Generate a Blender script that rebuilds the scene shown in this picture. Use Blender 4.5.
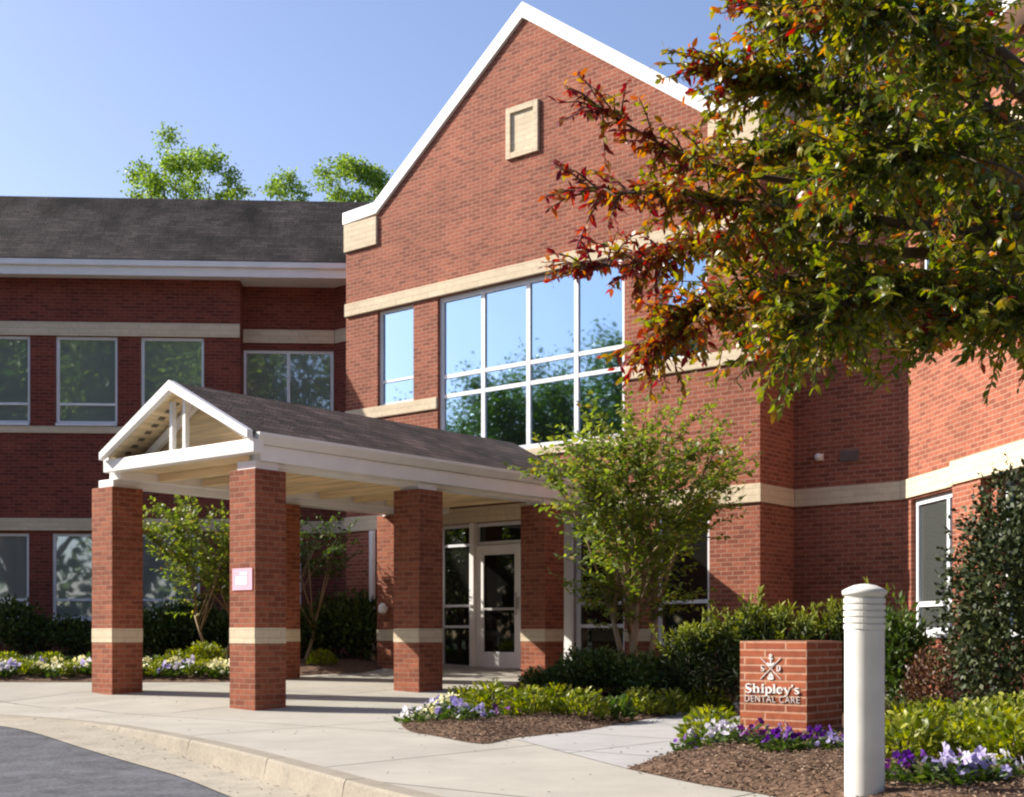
import bpy, bmesh, math, random
import numpy as np
from mathutils import Vector, Matrix
from mathutils.geometry import tessellate_polygon

for o in list(bpy.data.objects):
    bpy.data.objects.remove(o)
scene = bpy.context.scene
COL = scene.collection
R = math.radians

# ------------------------------------------------------------------ camera, sky, sun, exposure
EYE = 0.95
F = 1292.0
cam_data = bpy.data.cameras.new('camera')
cam = bpy.data.objects.new('camera', cam_data)
COL.objects.link(cam)
cam.location = (0, 0, EYE)
cam.rotation_euler = (R(90), 0, 0)
cam_data.sensor_width = 36.0
cam_data.lens = 36.0 * F / 1024.0
cam_data.shift_y = (634 - 398.5) / 1024.0
cam_data.clip_start = 0.05
cam_data.clip_end = 1500
scene.camera = cam

SUN_AZ = R(14)      # degrees beyond the picture's left
SUN_EL = R(32)
S = Vector((-math.cos(SUN_AZ) * math.cos(SUN_EL), math.sin(SUN_AZ) * math.cos(SUN_EL), math.sin(SUN_EL)))
world = bpy.data.worlds.new('World')
scene.world = world
world.use_nodes = True
nt = world.node_tree
bg = nt.nodes['Background']
sky = nt.nodes.new('ShaderNodeTexSky')
sky.sky_type = 'NISHITA'
sky.sun_disc = False
sky.sun_elevation = SUN_EL
sky.sun_rotation = math.atan2(S.x, S.y)
sky.air_density = 1.0
sky.dust_density = 1.4
sky.ozone_density = 3.5
warm = nt.nodes.new('ShaderNodeMix')
warm.data_type = 'RGBA'; warm.blend_type = 'MULTIPLY'; warm.inputs[0].default_value = 1.0
warm.inputs[7].default_value = (1.15, 1.0, 1.0, 1)
nt.links.new(sky.outputs[0], warm.inputs[6])
nt.links.new(warm.outputs[2], bg.inputs[0])
bg.inputs[1].default_value = 0.112
sun_data = bpy.data.lights.new('sun', 'SUN')
sun = bpy.data.objects.new('sun', sun_data)
COL.objects.link(sun)
sun_data.energy = 5.0
sun_data.angle = R(0.5)
sun_data.color = (1.0, 0.93, 0.82)
sun.rotation_euler = S.to_track_quat('Z', 'Y').to_euler()
sun.location = S * 60
vs = scene.view_settings
vs.view_transform = 'Standard'
vs.look = 'None'
vs.exposure = 1.0
vs.gamma = 1.0
vs.use_curve_mapping = False
scene.cycles.filter_width = 2.2
scene.cycles.max_bounces = 8
scene.cycles.transparent_max_bounces = 4

# ------------------------------------------------------------------ helpers
rng = random.Random(7)
nrng = np.random.default_rng(11)

def tag(o, label=None, cat=None, group=None, kind=None):
    if label: o['label'] = label
    if cat: o['category'] = cat
    if group: o['group'] = group
    if kind: o['kind'] = kind
    return o

def thing(name, label, cat, loc=(0, 0, 0), rotz=0, group=None):
    o = bpy.data.objects.new(name, None)
    COL.objects.link(o)
    o.empty_display_size = 0.2
    o.location = loc
    o.rotation_euler = (0, 0, rotz)
    return tag(o, label, cat, group)

def kids(o):
    return [c for c in bpy.data.objects if c.parent == o]

def dup(root, loc, rotz=0, label=None, scale=1.0, group=None):
    def rec(src, par):
        c = src.copy()
        COL.objects.link(c)
        c.parent = par
        for k in kids(src):
            rec(k, c)
        return c
    r = rec(root, None)
    r.location = loc
    r.rotation_euler = (0, 0, rotz)
    r.scale = (scale, scale, scale) if not isinstance(scale, tuple) else scale
    if label: r['label'] = label
    if group: r['group'] = group
    return r

class MB:
    def __init__(s):
        s.v = []; s.f = []; s.m = []; s.sm = []
    def quad(s, a, b, c, d, m=0):
        i = len(s.v); s.v += [tuple(a), tuple(b), tuple(c), tuple(d)]
        s.f.append((i, i+1, i+2, i+3)); s.m.append(m); s.sm.append(False)
    def box(s, x0, x1, y0, y1, z0, z1, m=0):
        i = len(s.v)
        s.v += [(x0,y0,z0),(x1,y0,z0),(x1,y1,z0),(x0,y1,z0),(x0,y0,z1),(x1,y0,z1),(x1,y1,z1),(x0,y1,z1)]
        for f in ((3,2,1,0),(4,5,6,7),(0,1,5,4),(1,2,6,5),(2,3,7,6),(3,0,4,7)):
            s.f.append(tuple(i+k for k in f)); s.m.append(m); s.sm.append(False)
    def prism(s, prof, axis, a, b, m=0):
        """prof: 2D polygon; axis 'y' -> prof is (x,z) swept y a..b ; 'x' -> (y,z) ; 'z' -> (x,y)"""
        n = len(prof); i = len(s.v)
        for t in (a, b):
            for p in prof:
                s.v.append((p[0], t, p[1]) if axis == 'y' else (t, p[0], p[1]) if axis == 'x' else (p[0], p[1], t))
        tris = tessellate_polygon([[Vector((p[0], p[1], 0)) for p in prof]])
        for t in tris:
            s.f.append((i+t[0], i+t[1], i+t[2])); s.m.append(m); s.sm.append(False)
            s.f.append((i+n+t[2], i+n+t[1], i+n+t[0])); s.m.append(m); s.sm.append(False)
        for k in range(n):
            j = (k+1) % n
            s.f.append((i+k, i+j, i+n+j, i+n+k)); s.m.append(m); s.sm.append(False)
    def tube(s, pts, rad, n=6, m=0, cap=True):
        pts = [Vector(p) for p in pts]
        if not hasattr(rad, '__len__'): rad = [rad]*len(pts)
        i0 = len(s.v)
        t = (pts[1]-pts[0]).normalized()
        u = t.orthogonal().normalized()
        for k, p in enumerate(pts):
            if k == 0: t = (pts[1]-pts[0])
            elif k == len(pts)-1: t = (pts[-1]-pts[-2])
            else: t = (pts[k+1]-pts[k-1])
            t.normalize()
            u = (u - t*u.dot(t)).normalized()
            w = t.cross(u)
            for q in range(n):
                a = 2*math.pi*q/n
                s.v.append(tuple(p + (u*math.cos(a)+w*math.sin(a))*rad[k]))
        for k in range(len(pts)-1):
            for q in range(n):
                a = i0+k*n+q; b = i0+k*n+(q+1) % n
                s.f.append((a, b, b+n, a+n)); s.m.append(m); s.sm.append(True)
        if cap:
            s.f.append(tuple(i0+q for q in range(n))[::-1]); s.m.append(m); s.sm.append(False)
            e = i0+(len(pts)-1)*n
            s.f.append(tuple(e+q for q in range(n))); s.m.append(m); s.sm.append(False)
    def lathe(s, prof, n=24, cx=0, cy=0, m=0):
        i0 = len(s.v)
        for r, z in prof:
            for q in range(n):
                a = 2*math.pi*q/n
                s.v.append((cx+r*math.cos(a), cy+r*math.sin(a), z))
        for k in range(len(prof)-1):
            for q in range(n):
                a = i0+k*n+q; b = i0+k*n+(q+1) % n
                s.f.append((a, b, b+n, a+n)); s.m.append(m); s.sm.append(False)
        s.f.append(tuple(i0+q for q in range(n))[::-1]); s.m.append(m); s.sm.append(False)
        e = i0+(len(prof)-1)*n
        s.f.append(tuple(e+q for q in range(n))); s.m.append(m); s.sm.append(False)
    def build(s, name, mats, parent=None, loc=(0,0,0), rotz=0, bevel=0, fix=True):
        me = bpy.data.meshes.new(name)
        me.from_pydata(s.v, [], s.f)
        if not isinstance(mats, (list, tuple)): mats = [mats]
        for mm in mats: me.materials.append(mm)
        me.polygons.foreach_set('material_index', s.m)
        me.polygons.foreach_set('use_smooth', s.sm)
        me.update()
        if fix or bevel:
            bm = bmesh.new(); bm.from_mesh(me)
            bmesh.ops.recalc_face_normals(bm, faces=bm.faces)
            bm.to_mesh(me); bm.free()
        o = bpy.data.objects.new(name, me)
        COL.objects.link(o)
        o.parent = parent
        o.location = loc
        o.rotation_euler = (0, 0, rotz)
        if bevel:
            b = o.modifiers.new('bevel', 'BEVEL'); b.width = bevel; b.segments = 2; b.limit_method = 'ANGLE'
        return o

def sstep(a, b, x):
    t = min(1, max(0, (x-a)/(b-a))); return t*t*(3-2*t)

def ground_z(y):
    return 0.0545*min(max(0.0, y-15.6), 10)

def at(px, d):
    return (px-512)/F*d
def zat(py, d):
    return EYE+(634-py)/F*d

# ------------------------------------------------------------------ materials
def new_mat(name):
    m = bpy.data.materials.new(name); m.use_nodes = True
    n = m.node_tree.nodes; l = m.node_tree.links
    return m, n, l, n['Principled BSDF']

def node(n, typ, **kw):
    x = n.new(typ)
    for k, v in kw.items(): setattr(x, k, v)
    return x

def ramp(n, stops):
    r = n.new('ShaderNodeValToRGB')
    e = r.color_ramp.elements
    while len(e) < len(stops): e.new(0.5)
    for k, (p, c) in enumerate(stops):
        e[k].position = p; e[k].color = (*c, 1)
    return r

def wall_vec(n, l, thr=0.7):
    """(along the wall, height) from object coordinates, whichever way the face looks"""
    tc = n.new('ShaderNodeTexCoord')
    sp = n.new('ShaderNodeSeparateXYZ'); l.new(tc.outputs['Object'], sp.inputs[0])
    sn = n.new('ShaderNodeSeparateXYZ'); l.new(tc.outputs['Normal'], sn.inputs[0])
    ab = node(n, 'ShaderNodeMath', operation='ABSOLUTE'); l.new(sn.outputs[0], ab.inputs[0])
    gt = node(n, 'ShaderNodeMath', operation='GREATER_THAN'); l.new(ab.outputs[0], gt.inputs[0]); gt.inputs[1].default_value = thr
    mx = node(n, 'ShaderNodeMix'); l.new(gt.outputs[0], mx.inputs[0]); l.new(sp.outputs[0], mx.inputs[2]); l.new(sp.outputs[1], mx.inputs[3])
    az = node(n, 'ShaderNodeMath', operation='ABSOLUTE'); l.new(sn.outputs[2], az.inputs[0])
    gz = node(n, 'ShaderNodeMath', operation='GREATER_THAN'); l.new(az.outputs[0], gz.inputs[0]); gz.inputs[1].default_value = 0.9
    mz = node(n, 'ShaderNodeMix'); l.new(gz.outputs[0], mz.inputs[0]); l.new(sp.outputs[2], mz.inputs[2]); l.new(sp.outputs[1], mz.inputs[3])
    cb = n.new('ShaderNodeCombineXYZ'); l.new(mx.outputs[0], cb.inputs[0]); l.new(mz.outputs[0], cb.inputs[1])
    return tc, cb

def brick_mat(name, c1, c2, mortar, w=0.2, h=0.0677, ms=0.006, bump=0.5, dirt=0.35):
    m, n, l, p = new_mat(name)
    tc, vec = wall_vec(n, l)
    b = n.new('ShaderNodeTexBrick'); l.new(vec.outputs[0], b.inputs['Vector'])
    b.inputs['Color1'].default_value = (*c1, 1); b.inputs['Color2'].default_value = (*c2, 1)
    b.inputs['Mortar'].default_value = (*mortar, 1)
    b.inputs['Scale'].default_value = 1; b.inputs['Mortar Size'].default_value = ms
    b.inputs['Mortar Smooth'].default_value = 0.3; b.inputs['Bias'].default_value = -0.1
    b.inputs['Brick Width'].default_value = w; b.inputs['Row Height'].default_value = h
    n1 = n.new('ShaderNodeTexNoise'); n1.inputs['Scale'].default_value = 0.9; n1.inputs['Detail'].default_value = 5
    l.new(tc.outputs['Object'], n1.inputs['Vector'])
    n2 = n.new('ShaderNodeTexNoise'); n2.inputs['Scale'].default_value = 14; n2.inputs['Detail'].default_value = 4
    l.new(tc.outputs['Object'], n2.inputs['Vector'])
    ad = node(n, 'ShaderNodeMath', operation='ADD'); l.new(n1.outputs[0], ad.inputs[0]); l.new(n2.outputs[0], ad.inputs[1])
    mr = n.new('ShaderNodeMapRange'); l.new(ad.outputs[0], mr.inputs[0])
    mr.inputs[1].default_value = 0.6; mr.inputs[2].default_value = 1.4; mr.inputs[3].default_value = 1-dirt; mr.inputs[4].default_value = 1+dirt*0.6
    mul = node(n, 'ShaderNodeVectorMath', operation='SCALE'); l.new(b.outputs['Color'], mul.inputs[0]); l.new(mr.outputs[0], mul.inputs['Scale'])
    l.new(mul.outputs[0], p.inputs['Base Color'])
    p.inputs['Roughness'].default_value = 0.85
    p.inputs['Specular IOR Level'].default_value = 0.25
    bp = n.new('ShaderNodeBump'); bp.inputs['Strength'].default_value = bump; bp.inputs['Distance'].default_value = 0.008
    iv = node(n, 'ShaderNodeMath', operation='MULTIPLY_ADD'); l.new(b.outputs['Fac'], iv.inputs[0]); iv.inputs[1].default_value = -1; l.new(n2.outputs[0], iv.inputs[2])
    l.new(iv.outputs[0], bp.inputs['Height']); l.new(bp.outputs[0], p.inputs['Normal'])
    return m

def plain_mat(name, c, rough=0.5, var=0.12, scale=6, spec=0.4, bump=0.0, stretch=None):
    m, n, l, p = new_mat(name)
    tc = n.new('ShaderNodeTexCoord')
    no = n.new('ShaderNodeTexNoise'); no.inputs['Scale'].default_value = scale; no.inputs['Detail'].default_value = 5
    if stretch:
        mp = n.new('ShaderNodeMapping'); mp.inputs['Scale'].default_value = stretch
        l.new(tc.outputs['Object'], mp.inputs[0]); l.new(mp.outputs[0], no.inputs['Vector'])
    else:
        l.new(tc.outputs['Object'], no.inputs['Vector'])
    r = ramp(n, [(0.3, tuple(x*(1-var) for x in c)), (0.7, tuple(min(1, x*(1+var)) for x in c))])
    l.new(no.outputs[0], r.inputs[0]); l.new(r.outputs[0], p.inputs['Base Color'])
    p.inputs['Roughness'].default_value = rough; p.inputs['Specular IOR Level'].default_value = spec
    if bump:
        bp = n.new('ShaderNodeBump'); bp.inputs['Strength'].default_value = bump; bp.inputs['Distance'].default_value = 0.01
        l.new(no.outputs[0], bp.inputs['Height']); l.new(bp.outputs[0], p.inputs['Normal'])
    return m

def shingle_mat(name, dark, light, lo=0.45):
    m, n, l, p = new_mat(name)
    tc, vec = wall_vec(n, l, 0.3)
    b = n.new('ShaderNodeTexBrick'); l.new(vec.outputs[0], b.inputs['Vector'])
    b.inputs['Scale'].default_value = 1; b.inputs['Brick Width'].default_value = 0.28; b.inputs['Row Height'].default_value = 0.075
    b.inputs['Mortar Size'].default_value = 0.006
    b.inputs['Color1'].default_value = (*dark, 1); b.inputs['Color2'].default_value = (*light, 1)
    b.inputs['Mortar'].default_value = tuple(x*0.5 for x in dark)+(1,)
    mp = n.new('ShaderNodeMapping'); mp.inputs['Scale'].default_value = (1.3, 1.3, 0.55); mp.inputs['Rotation'].default_value = (0, 0.5, 0)
    l.new(tc.outputs['Object'], mp.inputs[0])
    no = n.new('ShaderNodeTexNoise'); no.inputs['Scale'].default_value = 1.0; no.inputs['Detail'].default_value = 7; no.inputs['Roughness'].default_value = 0.65
    l.new(mp.outputs[0], no.inputs['Vector'])
    mr = n.new('ShaderNodeMapRange'); l.new(no.outputs[0], mr.inputs[0])
    mr.inputs[1].default_value = 0.32; mr.inputs[2].default_value = 0.68; mr.inputs[3].default_value = lo; mr.inputs[4].default_value = 2-lo
    mul = node(n, 'ShaderNodeVectorMath', operation='SCALE'); l.new(b.outputs['Color'], mul.inputs[0]); l.new(mr.outputs[0], mul.inputs['Scale'])
    l.new(mul.outputs[0], p.inputs['Base Color'])
    p.inputs['Roughness'].default_value = 0.9; p.inputs['Specular IOR Level'].default_value = 0.2
    n2 = n.new('ShaderNodeTexNoise'); n2.inputs['Scale'].default_value = 30; l.new(tc.outputs['Object'], n2.inputs['Vector'])
    bp = n.new('ShaderNodeBump'); bp.inputs['Strength'].default_value = 0.6; bp.inputs['Distance'].default_value = 0.02
    l.new(n2.outputs[0], bp.inputs['Height']); l.new(bp.outputs[0], p.inputs['Normal'])
    return m

def glass_mat(name, inside, tint, fac):
    m, n, l, p = new_mat(name)
    p.inputs['Base Color'].default_value = (*inside, 1); p.inputs['Roughness'].default_value = 0.6; p.inputs['Specular IOR Level'].default_value = 0.0
    g = n.new('ShaderNodeBsdfGlossy'); g.inputs['Roughness'].default_value = 0.022; g.inputs['Color'].default_value = (*tint, 1)
    tc = n.new('ShaderNodeTexCoord')
    no = n.new('ShaderNodeTexNoise'); no.inputs['Scale'].default_value = 1.1; no.inputs['Detail'].default_value = 1
    l.new(tc.outputs['Object'], no.inputs['Vector'])
    bp = n.new('ShaderNodeBump'); bp.inputs['Strength'].default_value = 0.12; bp.inputs['Distance'].default_value = 0.02
    l.new(no.outputs[0], bp.inputs['Height']); l.new(bp.outputs[0], g.inputs['Normal'])
    mx = n.new('ShaderNodeMixShader'); mx.inputs[0].default_value = fac
    l.new(p.outputs[0], mx.inputs[1]); l.new(g.outputs[0], mx.inputs[2])
    l.new(mx.outputs[0], n['Material Output'].inputs[0])
    return m

def leaf_mat(name, stops, trans=0.35, rough=0.45, spec=0.4, attr=None, byobj=False):
    m, n, l, p = new_mat(name)
    r = ramp(n, stops)
    if attr:
        a = n.new('ShaderNodeAttribute'); a.attribute_name = attr; l.new(a.outputs['Fac'], r.inputs[0])
    else:
        g = n.new('ShaderNodeNewGeometry' if not byobj else 'ShaderNodeObjectInfo'); l.new(g.outputs['Random' if byobj else 'Random Per Island'], r.inputs[0])
    l.new(r.outputs[0], p.inputs['Base Color'])
    p.inputs['Roughness'].default_value = rough; p.inputs['Specular IOR Level'].default_value = spec
    t = n.new('ShaderNodeBsdfTranslucent')
    hs = n.new('ShaderNodeHueSaturation'); hs.inputs['Saturation'].default_value = 1.15; hs.inputs['Value'].default_value = 1.25
    l.new(r.outputs[0], hs.inputs['Color']); l.new(hs.outputs[0], t.inputs['Color'])
    mx = n.new('ShaderNodeMixShader'); mx.inputs[0].default_value = trans
    l.new(p.outputs[0], mx.inputs[1]); l.new(t.outputs[0], mx.inputs[2])
    l.new(mx.outputs[0], n['Material Output'].inputs[0])
    return m

M = {}
M['brick'] = brick_mat('brick', (0.330, 0.102, 0.057), (0.185, 0.053, 0.031), (0.36, 0.215, 0.15), ms=0.007)
M['pier'] = brick_mat('pier brick', (0.33, 0.102, 0.052), (0.185, 0.050, 0.027), (0.30, 0.165, 0.105), ms=0.007)
M['wing_brick_shade'] = brick_mat('shaded wing brick', (0.215, 0.050, 0.031), (0.120, 0.028, 0.019), (0.20, 0.10, 0.07), ms=0.007)  # same brick as the front, its colour darkened for the wing's shade
M['sign_brick'] = brick_mat('sign brick', (0.41, 0.115, 0.052), (0.25, 0.065, 0.034), (0.52, 0.29, 0.19), w=0.4, ms=0.010)
M['cream'] = brick_mat('cream block', (0.65, 0.545, 0.385), (0.58, 0.48, 0.335), (0.48, 0.395, 0.275), w=0.4, h=0.1, ms=0.005, dirt=0.15)
M['white'] = plain_mat('white paint', (0.80, 0.79, 0.77), 0.45, 0.05, 3)
M['frame'] = plain_mat('white window frame', (0.74, 0.76, 0.78), 0.35, 0.05, 3)
M['boards'] = plain_mat('cream boards', (0.74, 0.585, 0.36), 0.6, 0.25, 3, stretch=(0.3, 0.3, 9))
M['slot'] = plain_mat('vent slot', (0.17, 0.14, 0.095), 0.8)
M['roof'] = shingle_mat('roof shingles', (0.028, 0.022, 0.021), (0.058, 0.045, 0.041), 0.12)
M['canopy_roof'] = shingle_mat('canopy shingles', (0.052, 0.037, 0.031), (0.120, 0.084, 0.070), 0.45)
M['glass'] = glass_mat('window glass', (0.012, 0.014, 0.014), (0.38, 0.58, 0.77), 0.74)
M['wing_glass'] = glass_mat('wing window glass', (0.28, 0.32, 0.29), (0.88, 0.94, 0.98), 0.48)
M['side_glass'] = glass_mat('side window glass', (0.055, 0.062, 0.058), (0.8, 0.9, 0.95), 0.22)
M['door_glass'] = glass_mat('door glass', (0.006, 0.006, 0.006), (0.8, 0.85, 0.85), 0.05)
M['shop_glass'] = glass_mat('entrance glass', (0.012, 0.012, 0.011), (0.7, 0.82, 0.78), 0.10)
M['metal'] = plain_mat('grey metal', (0.45, 0.45, 0.44), 0.35, 0.1)
M['bark'] = plain_mat('bark', (0.115, 0.080, 0.055), 0.9, 0.4, 9, 0.2, 0.6, (1, 1, 0.3))
M['pale_bark'] = plain_mat('pale bark', (0.30, 0.215, 0.13), 0.8, 0.35, 9, 0.2, 0.4, (1, 1, 0.25))
M['mulch'] = plain_mat('mulch', (0.12, 0.075, 0.050), 0.95, 0.65, 24, 0.1, 1.0)
M['chips'] = leaf_mat('bark chips', [(0, (0.055, 0.035, 0.024)), (0.5, (0.125, 0.08, 0.053)), (1, (0.29, 0.205, 0.145))], 0.0, 0.9, 0.1)
M['soil'] = plain_mat('grass and soil', (0.06, 0.085, 0.03), 0.95, 0.5, 2, 0.1)
M['pink'] = plain_mat('pink paper', (0.82, 0.42, 0.52), 0.6, 0.05)
M['paper'] = plain_mat('white paper', (0.82, 0.78, 0.80), 0.6, 0.05)
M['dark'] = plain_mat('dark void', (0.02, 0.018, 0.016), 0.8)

def concrete_mat(name, c, joint=1.55, off=(0.0, 0.0), ang=-39.6, rough=0.0):
    m, n, l, p = new_mat(name)
    tc = n.new('ShaderNodeTexCoord')
    mp = n.new('ShaderNodeMapping'); mp.inputs['Rotation'].default_value = (0, 0, R(-ang)); mp.inputs['Location'].default_value = (*off, 0)
    l.new(tc.outputs['Object'], mp.inputs[0])
    b = n.new('ShaderNodeTexBrick'); b.offset = 0.0
    l.new(mp.outputs[0], b.inputs['Vector'])
    b.inputs['Scale'].default_value = 1; b.inputs['Brick Width'].default_value = joint; b.inputs['Row Height'].default_value = joint
    b.inputs['Mortar Size'].default_value = 0.014 if joint < 50 else 0.0
    b.inputs['Color1'].default_value = (*c, 1); b.inputs['Color2'].default_value = tuple(x*0.95 for x in c)+(1,)
    b.inputs['Mortar'].default_value = tuple(x*0.32 for x in c)+(1,)
    n1 = n.new('ShaderNodeTexNoise'); n1.inputs['Scale'].default_value = 0.8; n1.inputs['Detail'].default_value = 8; n1.inputs['Roughness'].default_value = 0.7
    l.new(tc.outputs['Object'], n1.inputs['Vector'])
    n2 = n.new('ShaderNodeTexNoise'); n2.inputs['Scale'].default_value = 60; n2.inputs['Detail'].default_value = 4
    l.new(tc.outputs['Object'], n2.inputs['Vector'])
    ad = node(n, 'ShaderNodeMath', operation='MULTIPLY_ADD'); l.new(n2.outputs[0], ad.inputs[0]); ad.inputs[1].default_value = 0.45; l.new(n1.outputs[0], ad.inputs[2])
    mr = n.new('ShaderNodeMapRange'); l.new(ad.outputs[0], mr.inputs[0])
    mr.inputs[1].default_value = 0.4; mr.inputs[2].default_value = 1.05; mr.inputs[3].default_value = 1-0.58*rough if rough else 0.72; mr.inputs[4].default_value = 1+0.40*rough if rough else 1.16
    if rough: n1.inputs['Scale'].default_value = 2.5; n2.inputs['Scale'].default_value = 38; ad.inputs[1].default_value = 0.8; mr.inputs[1].default_value = 0.6; mr.inputs[2].default_value = 1.25
    mul = node(n, 'ShaderNodeVectorMath', operation='SCALE'); l.new(b.outputs['Color'], mul.inputs[0]); l.new(mr.outputs[0], mul.inputs['Scale'])
    l.new(mul.outputs[0], p.inputs['Base Color'])
    p.inputs['Roughness'].default_value = 0.9; p.inputs['Specular IOR Level'].default_value = 0.2
    bp = n.new('ShaderNodeBump'); bp.inputs['Strength'].default_value = 0.25; bp.inputs['Distance'].default_value = 0.005
    l.new(n2.outputs[0], bp.inputs['Height']); l.new(bp.outputs[0], p.inputs['Normal'])
    return m
M['concrete'] = concrete_mat('sidewalk concrete', (0.37, 0.353, 0.305), 3.1, (0.7, 0.35))
M['path'] = concrete_mat('path concrete', (0.37, 0.365, 0.355), 1.5, (0.2, 0.6))
M['curb'] = concrete_mat('curb concrete', (0.285, 0.255, 0.205), 100, rough=0.5)
M['gutter'] = concrete_mat('gutter concrete', (0.36, 0.325, 0.26), 100, rough=0.6)
M['asphalt'] = concrete_mat('asphalt', (0.108, 0.112, 0.126), 100, rough=1.25)

# ------------------------------------------------------------------ ground, road, pavement
def sheet(name, outline, zfun, mat, cell=None, ycuts=()):
    bm = bmesh.new()
    vsx = [bm.verts.new((p[0], p[1], 0)) for p in outline]
    tri = tessellate_polygon([[Vector((p[0], p[1], 0)) for p in outline]])
    for t in tri:
        try: bm.faces.new([vsx[k] for k in t])
        except ValueError: pass
    xs = [p[0] for p in outline]; ys = [p[1] for p in outline]
    cuts = [((0, y, 0), (0, 1, 0)) for y in ycuts]
    if cell:
        k = min(xs)+cell
        while k < max(xs): cuts.append(((k, 0, 0), (1, 0, 0))); k += cell
        k = min(ys)+cell
        while k < max(ys): cuts.append(((0, k, 0), (0, 1, 0))); k += cell
    for co, no in cuts:
        bmesh.ops.bisect_plane(bm, geom=bm.verts[:]+bm.edges[:]+bm.faces[:], plane_co=co, plane_no=no)
    for v in bm.verts: v.co.z = zfun(v.co.x, v.co.y)
    bmesh.ops.recalc_face_normals(bm, faces=bm.faces)
    for f in bm.faces:
        f.normal_update()
        if f.normal.z < 0: f.normal_flip()
        f.smooth = bool(cell)
    me = bpy.data.meshes.new(name); bm.to_mesh(me); bm.free()
    me.materials.append(mat)
    o = bpy.data.objects.new(name, me); COL.objects.link(o)
    o['kind'] = 'structure'
    return o

sheet('ground', [(-500, -500), (500, -500), (500, 700), (-500, 700)], lambda x, y: ground_z(y)-0.30, M['soil'], ycuts=(15.6, 25.6))

curb_line = [(-30, 18.6), (-20, 18.0), (-14, 17.4), (-8.8, 16.4), (-6.3, 15.2), (-4.61, 13.87), (-3.45, 12.4), (-2.33, 10.67), (-1.43, 9.04), (-0.73, 7.77), (0.1, 6.5), (1.4, 5.0), (3.2, 3.6), (6, 2.4), (14, 1.2)]
def smooth_line(pts, n=6):
    out = []
    P = [Vector((p[0], p[1], 0)) for p in pts]
    for i in range(len(P)-1):
        p0 = P[max(0, i-1)]; p1 = P[i]; p2 = P[i+1]; p3 = P[min(len(P)-1, i+2)]
        for k in range(n):
            t = k/n
            out.append(0.5*((2*p1)+(p2-p0)*t+(2*p0-5*p1+4*p2-p3)*t*t+(3*p1-p0-3*p2+p3)*t**3))
    out.append(P[-1])
    return out
curb_pts = smooth_line(curb_line)
def road_drop(x, y):
    t = -0.54*x+0.84*y
    return -0.15*(1-sstep(10.3, 14.6, t))-0.014
def road_z(x, y):
    return road_drop(x, y)
def offs(pts, d):
    out = []
    for i, p in enumerate(pts):
        a = pts[max(0, i-1)]; b = pts[min(len(pts)-1, i+1)]
        t = (b-a).normalized(); nrm = Vector((-t.y, t.x, 0))   # left of travel = away from road
        out.append(p-nrm*d)
    return out
gut_w = []
cl = curb_pts
gutter_ctl = [(-30, 17.0), (-20, 16.6), (-14.5, 16.2), (-9.2, 15.6), (-6.9, 14.75), (-5.3, 13.5), (-4.1, 12.1), (-2.85, 10.5), (-1.93, 8.85), (-1.2, 7.5), (-0.35, 6.1), (1.05, 4.6), (2.9, 3.1), (5.8, 1.9), (14, 0.7)]
gl = smooth_line(gutter_ctl)
road_out = [(p.x, p.y) for p in gl]+[(14, -60), (-60, -60), (-60, 17.0)]
sheet('road', road_out, lambda x, y: road_z(x, y)-0.004, M['asphalt'], cell=None, ycuts=[k*0.8 for k in range(-4, 24)])
mb = MB()
f0 = offs(cl, 0.045)
for i in range(len(cl)-1):
    a, b, c, d = f0[i], f0[i+1], gl[i+1], gl[i]
    q = lambda p, e: (p.x, p.y, road_z(p.x, p.y)+e)
    mb.quad(q(a, 0.003), q(b, 0.003), q(c, 0.0015), q(d, 0.0015))
o = mb.build('gutter', M['gutter'], fix=False); o['kind'] = 'structure'
mb = MB()
f1 = offs(cl, -0.15); f2 = offs(cl, 0.015)
for i in range(len(cl)-1):
    def g(p, z): return (p.x, p.y, z)
    if i % 6 == 3:
        e_ = (cl[i+1]-cl[i]).normalized()*0.014
        f1[i] = f1[i]+e_; cl[i] = cl[i]+e_; f2[i] = f2[i]+e_
    mb.quad(g(f1[i], 0.006), g(f1[i+1], 0.006), g(cl[i+1], 0.006), g(cl[i], 0.006))
    mb.quad(g(cl[i], 0.006), g(cl[i+1], 0.006), g(f2[i+1], -0.012), g(f2[i], -0.012))
    mb.quad(g(f2[i], -0.012), g(f2[i+1], -0.012), (f0[i+1].x, f0[i+1].y, road_z(f0[i+1].x, f0[i+1].y)-0.02), (f0[i].x, f0[i].y, road_z(f0[i].x, f0[i].y)-0.02))
    if i % 9 == 4:
        pass
o = mb.build('curb', M['curb'], fix=False); o['kind'] = 'structure'
walk_out = [(p.x, p.y) for p in f1]+[(14, 26), (-30, 27)]
def walk_z(x, y):
    return ground_z(y) if y > 15.6 else 0.0
# west of the canopy the pavement meets the gutter on the level
sheet('sidewalk', walk_out, lambda x, y: walk_z(x, y) if x > -5.6 else walk_z(x, y)*sstep(0.0, 2.0, y-17.2 if x < -9 else y-16.2), M['concrete'], cell=None, ycuts=[15.6, 16.2, 16.6, 17, 17.5, 18, 18.5, 19.2, 20, 25.6])

# garden path between the two beds
path_out = [(0.04, 11.6), (0.81, 9.09), (1.35, 10.5), (2.0, 12.2), (2.6, 14.0), (3.4, 15.3), (4.6, 15.9), (4.6, 17.1), (2.9, 16.9), (2.05, 15.9), (1.6, 14.87), (1.05, 13.7), (0.5, 12.5)]
sheet('path', path_out, lambda x, y: walk_z(x, y)+0.005, M['path'], ycuts=[15.6])

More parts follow.
